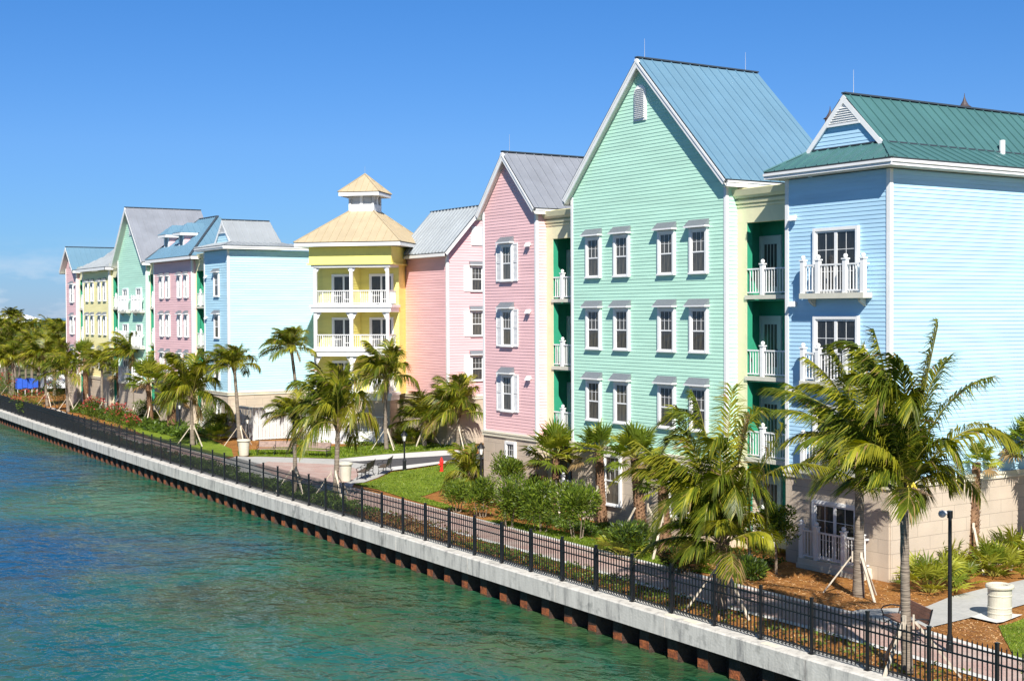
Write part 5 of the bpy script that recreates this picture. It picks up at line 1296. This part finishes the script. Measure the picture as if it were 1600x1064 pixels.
# grass tufts that break up the lawn surface and its edges
def turf(pts, n, seed, hh, ww):
    rng = random.Random(seed); m = MB(); xs = [p[0] for p in pts]; ys = [p[1] for p in pts]; k = 0
    while k < n:
        x = rng.uniform(min(xs), max(xs)); y = rng.uniform(min(ys), max(ys)); c = False; j = len(pts) - 1
        for i in range(len(pts)):
            if (pts[i][1] > y) != (pts[j][1] > y) and x < (pts[j][0] - pts[i][0]) * (y - pts[i][1]) / (pts[j][1] - pts[i][1]) + pts[i][0]: c = not c
            j = i
        k += 1
        if not c: continue
        a = rng.uniform(0, 6.28); p = V((x, y, gz(x) + .02)); w = V((cos(a), sin(a), 0)) * ww * rng.uniform(.5, 1.2); t = V((rng.uniform(-1, 1) * hh, rng.uniform(-1, 1) * hh, hh * rng.uniform(.5, 1.4)))
        m.poly([p - w, p + w, p + t], rng.choice((0, 0, 1, 2)))
    o = m.build('grass', [GR1, GR2, GR3]); o['kind'] = 'stuff'; o['label'] = 'short grass blades on the lawns'; o['category'] = 'grass'
GR1, GR2, GR3 = leaf_mat('grass_green', (.13, .20, .014)), leaf_mat('grass_light', (.24, .29, .03)), leaf_mat('grass_dark', (.07, .12, .010))
turf(pxs((553, 757), (590, 748.5), (612, 738), (640, 734.5), (690, 727), (735, 723), (745, 745), (700, 762), (655, 776), (690, 786), (730, 800), (700, 797), (640, 781), (590, 765)), 26000, 1, .07, .03)
turf([(32.05, 37.5), (32.35, 48), (32.6, 52), (33.9, 52), (34.4, 47), (33.9, 42), (33.5, 38.5), (32.7, 36.6)], 16000, 2, .07, .018)
turf([at(1560, 978)[:2], at(1600, 967)[:2], (42, 27.2), (42, 18), (32, 18), at(1600, 1064)[:2], at(1585, 1030)[:2], at(1570, 1000)[:2]], 26000, 3, .06, .014)
turf(pxs((395, 712), (470, 714), (528, 716), (600, 709), (687, 703), (740, 699), (745, 690), (690, 690), (600, 696), (540, 698), (430, 700), (405, 703), (372, 705), (372, 711)), 24000, 4, .09, .04)
# loose wood chips on the mulch near the camera
rng = random.Random(5); m = MB()
for i in range(9000):
    y = 17 + 24 * rng.random() ** 1.1; x = rng.uniform(qx(y) + .3, 37.8)
    if 28.7 < x < 32.1 and y < 60: continue
    c = V((x, y, gz(x) + .012)); a = rng.uniform(0, 3.14); d_ = V((cos(a), sin(a), rng.uniform(-.15, .3))) * rng.uniform(.03, .07); w = V((-sin(a), cos(a), rng.uniform(-.4, .4))) * .012
    m.poly([c - d_ - w, c + d_ - w, c + d_ + w, c - d_ + w], rng.choice((0, 0, 1, 2)))
o = m.build('wood_chips', [mat('orange_wood_chip', (.46, .22, .08), .9), mat('pale_wood_chip', (.60, .38, .18), .9), mat('dark_wood_chip', (.16, .07, .03), .9)]); o['kind'] = 'stuff'; o['label'] = 'orange bark chips scattered over the garden beds'; o['category'] = 'mulch'

# distant trees beyond the end of the row
def far_tree(i, x, y, h, w, rng, kind):
    base = V((x, y, -.39)); t = thing('tree' if kind else 'coconut_palm', base, FARL[i], 'tree' if kind else 'palm', 'trees beyond the far end of the houses')
    if kind:
        m = MB(); blobs(m, base + UP * h * .55, V((w, w, h * .45)), 900, rng, .62, .34, (4, 4, 2), nb=12); m.build('crown', [L_FAR1, L_FAR2, L_DARK], t)
        s = MB(); s.tube([base, base + UP * h * .5], [.3, .15], 6); s.build('trunk', T_BARK, t)
    else:
        top = base + UP * h; s = MB(); s.tube([base, top], [.22, .14], 7); s.build('trunk', T_COCO, t)
        v = CR_TPL[i % 6]; o = link('crown', v[0], t, top - base, rng.uniform(0, 6)); o.scale = (1.15,) * 3; link('frond_ribs', v[1], o)
FAR = []
rng = random.Random(11)
for (px, py, d_, kind, hh, ww) in [(96, 497, 215, 1, 9, 6), (82, 520, 200, 1, 7, 5), (105, 540, 190, 1, 7, 5.5), (60, 505, 260, 1, 8.5, 6), (38, 508, 250, 1, 8, 6), (16, 505, 270, 1, 8.5, 6), (-5, 505, 240, 1, 8.5, 6), (72, 495, 330, 1, 9, 8), (45, 495, 340, 1, 9, 8), (20, 494, 345, 1, 9, 8), (0, 494, 330, 1, 9, 8),
        (90, 545, 178, 0, 5, 0), (70, 535, 185, 0, 5.5, 0), (50, 530, 190, 0, 5.5, 0), (30, 535, 180, 0, 5, 0), (8, 528, 190, 0, 6, 0), (17, 486, 300, 0, 9.5, 0), (95, 515, 205, 0, 7, 0), (78, 505, 225, 0, 7.5, 0), (-3, 545, 170, 0, 5, 0), (60, 550, 170, 0, 4.6, 0), (24, 515, 215, 0, 7, 0), (28, 490, 320, 0, 9, 0), (50, 512, 225, 0, 7, 0), (3, 508, 232, 0, 7.5, 0), (85, 560, 165, 0, 4.2, 0), (20, 555, 165, 0, 4.2, 0)]:
    p = at_depth(px, 600, d_); FAR.append((p.x, p.y, hh, ww, kind))
pos = ['farthest left on the skyline', 'low and wide', 'nearest the end house', 'with a broad rounded top', 'behind the first row of far palms', 'with a dark top', 'at the left edge', 'rising behind the end house corner', 'on the skyline in the middle of the far garden', 'pale on the skyline', 'cut by the left edge of the view',
    'closest to the rose pink end house', 'just left of the end house palms', 'above the blue canvas stall', 'over the far promenade', 'tall at the left edge', 'standing highest on the skyline', 'against the rose pink end wall', 'in the gap beside the end house', 'low at the left edge', 'above the far red bushes', 'leaning on the left', 'second highest on the skyline', 'in the middle of the far garden', 'thin on the left', 'lowest beside the end house', 'low over the far fence end']
FARL = [('distant leafy tree ' if f[4] else 'distant coconut palm ') + q for f, q in zip(FAR, pos)]
for i, f in enumerate(FAR): far_tree(i, f[0], f[1], f[2], f[3], rng, f[4])
m = MB(); rng = random.Random(3)
for i in range(9000):
    d_ = rng.uniform(250, 520); px = rng.uniform(-500, 120) if d_ < 380 else rng.uniform(-900, 1600); p = at_depth(px, 600, d_); z = -.4 + 7.6 * rng.random() ** .5 * (.8 + .2 * sin(p.x * .13) * sin(p.y * .09))
    c = V((p.x, p.y, z)); e = V((rng.uniform(-1, 1), rng.uniform(-1, 1), rng.uniform(-.3, 1))).normalized() * rng.uniform(.9, 1.9); w = e.cross(V((rng.uniform(-1, 1), rng.uniform(-1, 1), rng.uniform(-1, 1)))).normalized() * .8
    m.poly([c - e - w * .4, c + e * .2 - w, c + e, c + e * .2 + w], rng.choice((0, 0, 1, 2)))
o = m.build('far_woodland', [L_FAR1, L_FAR2, L_DARK]); o['kind'] = 'stuff'; o['label'] = 'mass of distant trees along the horizon'; o['category'] = 'woodland'

# ================================================================ street furniture
def bench(label, c, ang, col, L=1.8):
    """slatted bench; ang turns the sitting side; local -Y is the front"""
    t = thing('park_bench', c, label, 'bench', 'park benches', ang); M_ = col
    s = MB()
    for i in range(4): s.box(-L/2, -.24 + i * .115, .43, L/2, -.24 + i * .115 + .108, .465)
    s2 = MB()
    for i in range(4):
        z = .54 + i * .105; y = .235 + i * .03; s2.hexa([(-L/2, y, z), (L/2, y, z), (L/2, y + .03, z), (-L/2, y + .03, z), (-L/2, y + .026, z + .092), (L/2, y + .026, z + .092), (L/2, y + .056, z + .092), (-L/2, y + .056, z + .092)])
    link('seat', s.mesh('seat', M_), t); link('backrest', s2.mesh('backrest', M_), t)
    for x in (-L/2 - .02, L/2 + .02) + ((0,) if L > 2 else ()):
        f = MB(); f.tube([(x, -.28, 0), (x, -.22, .2), (x, -.26, .42), (x, .22, .42), (x, .36, .98)], .022, 6); f.tube([(x, .3, 0), (x, .2, .2), (x, .22, .42)], .022, 6)
        f.tube([(x, .29, .68), (x, 0, .72), (x, -.24, .68), (x, -.31, .6), (x, -.26, .52), (x, -.25, .42)], .02, 6); f.tube([(x, -.22, .2), (x, 0, .28), (x, .2, .2)], .016, 6)
        link('bench_end', f.mesh('bench_end', M_IRON), t)
M_SLAT = mat('weathered_slats', (.30, .215, .18), .75, var=.25, vscale=5); M_SLATD = mat('dark_slats', (.09, .065, .045), .6, var=.25, vscale=5)
def mid(a, b): return (at(*a) + at(*b)) / 2
def ang_of(a, b):
    p, q = at(*a), at(*b); return atan2(q.y - p.y, q.x - p.x)
bench('grey-brown slatted bench on the lawn edge next to the far planter bin', mid((404, 712), (452, 712)) + V((.2, .3, 0)), ang_of((404, 712), (452, 712)), M_SLAT, 2.3)
bench('grey-brown slatted bench on the lawn edge between two thin palms', mid((470, 713), (514, 715)) + V((.2, .3, 0)), ang_of((470, 713), (514, 715)), M_SLAT, 2.0)
bench('dark slatted bench seen from behind, next to the cream bin on the courtyard plaza', mid((556, 752), (588, 742)) + V((0, .1, .04)), ang_of((556, 752), (588, 742)) + pi + .15, M_SLATD, 2.2)
bench('dark slatted bench seen from behind, the farther of the pair on the plaza', mid((594, 743), (611, 737)) + V((0, .1, .04)), ang_of((594, 745), (611, 733)) + pi, M_SLATD, 1.7)
bench('brown bench behind the fence at the foot of the tall near palm', at(1424, 1000) + V((.1, .3, .03)), radians(245), mat('red_brown_slats', (.22, .11, .07), .6, var=.25, vscale=5), 1.9)

M_CAST = mat('cream_cast_stone', (.56, .525, .42), .75, var=.08, vscale=3, bump=.2, bscale=25)
def bin_(label, b, h, r, ribs=True):
    c = at(*b); c.z += .05; t = thing('litter_bin', c, label, 'litter bin', 'cream stone litter bins'); m = MB()
    prof = [(r * .82, 0), (r * .9, .03), (r * .9, .1)] if ribs else [(r * .72, 0), (r * .76, .05)]
    if ribs:
        for z in (.14, .3, .66): prof += [(r * .90, h * z), (r * .94, h * z + .015), (r * .94, h * z + .04), (r * .90, h * z + .055)]
        prof += [(r * .92, h - .13)]
    else: prof += [(r * .92, h - .14)]
    m.lathe(c, prof, 28); m.build('bin_body', M_CAST, t, smooth=False)
    m = MB(); m.lathe(c, [(r * .92, h - .13), (r * 1.08, h - .1), (r * 1.1, h - .05), (r * 1.04, h), (r * .8, h + .02), (r * .62, h - .02), (r * .6, h - .1)], 28); m.build('bin_rim', M_CAST, t)
    m = MB(); m.lathe(c, [(r * .61, h - .12), (r * .6, h - .09)], 20); m.build('bin_liner', mat('dark_liner', (.10, .065, .04), .9), t)
bin_('large cream ribbed litter bin on a pale pad by the concrete path at right', (1562, 967), 1.05, .4)
bin_('cream tapered litter bin beside the dark courtyard benches', (540, 753), 1.05, .38, False)
bin_('cream tapered litter bin at the left end of the courtyard benches', (381, 713), 1.1, .43, False)

M_LGLASS = mat('lantern_glass', (.75, .74, .68), .25)
def lamp_post(label, b, toppy):
    c = at(*b); d = depth_of(c); h = (b[1] - toppy) * d / FPX; t = thing('lamp_post', c, label, 'lamp post', 'black lantern lamp posts')
    m = MB(); m.lathe(c, [(.17, 0), (.17, .06), (.12, .1), (.11, .55), (.14, .6), (.07, .7), (.055, .8), (.045, h - .75), (.07, h - .7), (.04, h - .65)], 12); m.build('pole', M_IRON, t)
    m = MB(); m.lathe(c, [(.09, h - .65), (.16, h - .34), (.16, h - .32)], 8); m.build('lantern', M_LGLASS, t)
    m = MB(); m.lathe(c, [(.21, h - .32), (.2, h - .28), (.1, h - .15), (.03, h - .08), (.035, h - .04), (.003, h)], 10)
    for q in range(4):
        a = q * pi / 2 + .4; m.beam(c + V((cos(a) * .09, sin(a) * .09, h - .66)), c + V((cos(a) * .165, sin(a) * .165, h - .33)), .02, .02)
    m.build('lantern_cap', M_IRON, t)
lamp_post('black lantern post at the left corner of the rose pink house', (752, 782), 690)
lamp_post('black lantern post on the kerb between plaza and drive', (632, 735), 672)
lamp_post('black lantern post before the white enclosure', (387, 692), 648)
lamp_post('black lantern post at the mulch edge left of the near balconies', (1171, 895), 740)
lamp_post('black lantern post under the palms on the far lawn', (281, 680), 626)

# camera pole near the right edge
c = at(1484, 1020); d = depth_of(c); t = thing('camera_pole', c, 'black pole with a white dome fixture on a short arm, near the right edge', 'pole'); h = (1020 - 797) * d / FPX
m = MB(); m.lathe(c, [(.1, 0), (.1, .25), (.06, .3), (.05, h - .2), (.075, h - .2), (.075, h)], 12); m.build('pole', M_IRON, t)
q0 = at_depth(1484, 806, d - .02); q1 = at_depth(1474, 800, d - .1)
m = MB(); m.tube([q0, q0.lerp(q1, .5) + UP * .04, q1], .045, 8); m.build('arm', M_WHITE, t)
m = MB(); m.ball(q1 + V((-.05, 0, -.04)), .105, 0, 14, 8); m.build('dome_fixture', mat('grey_dome', (.42, .45, .50), .25), t)

# hydrant
c = at(690, 737); t = thing('fire_hydrant', c, 'red fire hydrant on the lawn by the small yellow-green palm', 'hydrant'); M_RED = mat('hydrant_red', (.80, .03, .02), .4)
m = MB(); m.lathe(c, [(.15, 0), (.15, .05), (.10, .07), (.10, .55), (.14, .58), (.14, .62), (.11, .66), (.09, .78), (.04, .84), (.04, .9)], 12); m.build('body', M_RED, t)
for a in (0.6, 0.6 + pi, .6 + pi / 2):
    m = MB(); d_ = V((cos(a), sin(a), 0)); m.tube([c + UP * .46 + d_ * .08, c + UP * .46 + d_ * .19], .06, 8); m.build('nozzle', M_RED, t)

# white board enclosure
t = thing('board_enclosure', (40.8, 98.4, gz(40)), 'white board-on-board fenced enclosure against the pale blue house', 'fence enclosure')
def boards(fr, L, h, z0):
    m = MB(); u = 0; i = 0
    while u < L - .3:
        m.fbox(fr, u + .08, min(L - .08, u + .215), 0 if i % 2 else .06, .03 if i % 2 else .09, z0 + .05, z0 + h - (.0 if i % 2 else .0)); u += .15; i += 1
    for z in (.1, h * .48, h - .14): m.fbox(fr, .09, L - .09, -.04, -.002, z0 + z, z0 + z + .12)
    m.fbox(fr, -.05, L + .05, -.1, .12, z0 + h + .001, z0 + h + .08)
    for u in (0, L): m.fbox(fr, u - .078, u + .078, -.09, .09, z0, z0 + h)
    return m
M_BOARD = mat('white_board_paint', (.62, .62, .61), .5)
boards(side(40.8, 98.5), 4.7, 2.45, -.36).build('front_boards', M_BOARD, t); boards(front(40.8, 101.9), 3.4, 2.45, -.36).build('side_boards', M_BOARD, t)

# porch furniture on the yellow house
fr = Frame(PL.x, PL.y, -pi / 4)
k_ = 0
def patio_table(p, lab):
    t = thing('patio_table', p, lab, 'table', 'porch tables and chairs'); m = MB(); m.lathe(p, [(.42, .68), (.42, .72)], 16); m.build('tabletop', M_WHITE, t); m = MB(); m.lathe(p, [(.25, 0), (.22, .03), (.04, .06), (.04, .68)], 10); m.build('pedestal', M_WHITE, t)
def patio_chair(p, a, lab):
    t = thing('patio_chair', p, lab, 'chair', 'porch tables and chairs'); f = Frame(p.x, p.y, a)
    m = MB(); m.fbox(f, -.25, .25, -.25, .25, p.z + .40, p.z + .44); m.build('seat', M_WHITE, t)
    m = MB(); [m.fbox(f, u - .03, u + .03, -.27, -.24, p.z + .44, p.z + .92) for u in (-.2, -.1, 0, .1, .2)]; m.fbox(f, -.25, .25, -.275, -.235, p.z + .9, p.z + .96); m.build('backrest', M_WHITE, t)
    for u, n in ((-.22, -.22), (.22, -.22), (-.22, .22), (.22, .22)):
        m = MB(); m.fbox(f, u - .02, u + .02, n - .02, n + .02, p.z, p.z + .4); m.build('leg', M_WHITE, t)
for z, fl in ((10.0, 'top'), (6.7, 'second highest')):
    for u, sd_ in ((1.3, 'left'), (4.3, 'right')):
        patio_table(fr.p(u + .2, -1.0, z), 'small white table on the %s porch, %s bay' % (fl, sd_))
        patio_chair(fr.p(u - .6, -1.0, z), 1.0, 'white chair left of the table on the %s porch, %s bay' % (fl, sd_))
        patio_chair(fr.p(u + 1.0, -1.1, z), -2.2, 'white chair right of the table on the %s porch, %s bay' % (fl, sd_))

# blue canvas stall and white bits beyond the lawns
c = at_depth(40, 590, 165); c.z = -.39; t = thing('canvas_stall', c, 'blue canvas stall on thin white legs beyond the far promenade', 'stall'); M_BLUEC = mat('blue_canvas', (.02, .10, .55), .7, var=.15, vscale=2)
m = MB()
for q in range(4): m.box(c.x - 1.1 + q * .62, c.y - .5, .5 + .1 * (q % 2), c.x - .52 + q * .62, c.y + .5, 1.75 - .12 * (q % 2))
m.build('canopy', M_BLUEC, t)
for dx in (-1.05, -.2, .6, 1.2):
    m = MB(); m.box(c.x + dx, c.y - .4, -.39, c.x + dx + .07, c.y - .33, .5); m.build('leg', M_WHITE, t)
def villa(px, d_, w, h, lab, top):
    c = at_depth(px, 600, d_); c.z = -.39; t = thing('villa', c, lab, 'villa', 'white villas beyond the trees')
    m = MB(); m.box(c.x - w, c.y - 4, -.39, c.x + w, c.y + 4, h); m.build('wall', M_WHITE, t)
    r = MB(); A = [(c.x - w - .6, c.y - 4.6, h), (c.x + w + .6, c.y - 4.6, h), (c.x + w + .6, c.y + 4.6, h), (c.x - w - .6, c.y + 4.6, h)]; B = [(c.x - w * .5, c.y, top), (c.x + w * .5, c.y, top)]
    r.poly([A[0], A[1], B[1], B[0]]); r.poly([A[2], A[3], B[0], B[1]]); r.poly([A[1], A[2], B[1]]); r.poly([A[3], A[0], B[0]]); r.build('roof', M_WHITE, t)
villa(26, 420, 6, 8.2, 'low white-roofed villa on the skyline at the far left', 9.6)
villa(-2, 400, 5, 8.3, 'white-roofed villa cut by the left edge', 9.5)
villa(24, 262, 4, 4.5, 'small white building half hidden in the far palms', 5.6)
rng = random.Random(8)
for px, py, lab in ((84, 548, 'white parked van beyond the palms nearest the end house'), (76, 572, 'pale parked van beyond the far lawn')):
    c = at_depth(px, 600, 175); c.z = -.39; t = thing('parked_van', c, lab, 'van'); m = MB()
    m.hexa([(c.x - 1.0, c.y - 2.4, .1), (c.x + 1.0, c.y - 2.4, .1), (c.x + 1.0, c.y + 2.4, .1), (c.x - 1.0, c.y + 2.4, .1), (c.x - .85, c.y - 1.7, 1.8), (c.x + .85, c.y - 1.7, 1.8), (c.x + .85, c.y + 2.3, 1.8), (c.x - .85, c.y + 2.3, 1.8)]); m.build('body', M_WHITE, t)
    for sx_ in (-1, 1):
        for sy in (-1.5, 1.5):
            m = MB(); m.tube([(c.x + sx_ * .75, c.y + sy, 0), (c.x + sx_ * 1.02, c.y + sy, 0)], .38, 12); m.build('wheel', M_IRON, t)

# resort spires far behind the row
def spire(px, pytop, pyb, d_, lab, roof_c, wall_c):
    top = at_depth(px, pytop, d_); b = at_depth(px, pyb, d_); c = V((top.x, top.y, -.39)); r = 8 * d_ / FPX
    t = thing('spired_tower', c, lab, 'tower', 'resort towers behind the roofs')
    m = MB(); m.lathe((c.x, c.y, 0), [(r * 1.3, -.39), (r * 1.2, b.z - r * 2.5), (r * 1.5, b.z - r * 2.2), (r, b.z - r * 1.8), (r, b.z)], 12); m.build('shaft', wall_c, t)
    m = MB(); hh = top.z - b.z; m.lathe((c.x, c.y, 0), [(r * 1.35, b.z), (r * .8, b.z + hh * .15), (r * .35, b.z + hh * .45), (r * .12, b.z + hh * .72), (.12, b.z + hh * .75), (.05, top.z)], 12); m.build('spire', roof_c, t)
RW = mat('coral_stucco', (.50, .27, .20), .8); RR = mat('dark_spire_roof', (.07, .055, .06), .6)
spire(1507, 146, 168, 330, 'dark pointed spire showing over the teal roof ridge at right', RR, RW)
spire(1297, 166, 186, 330, 'coral tower with a thin dark spire, peeking out left of the teal gable', RR, RW)
m = None
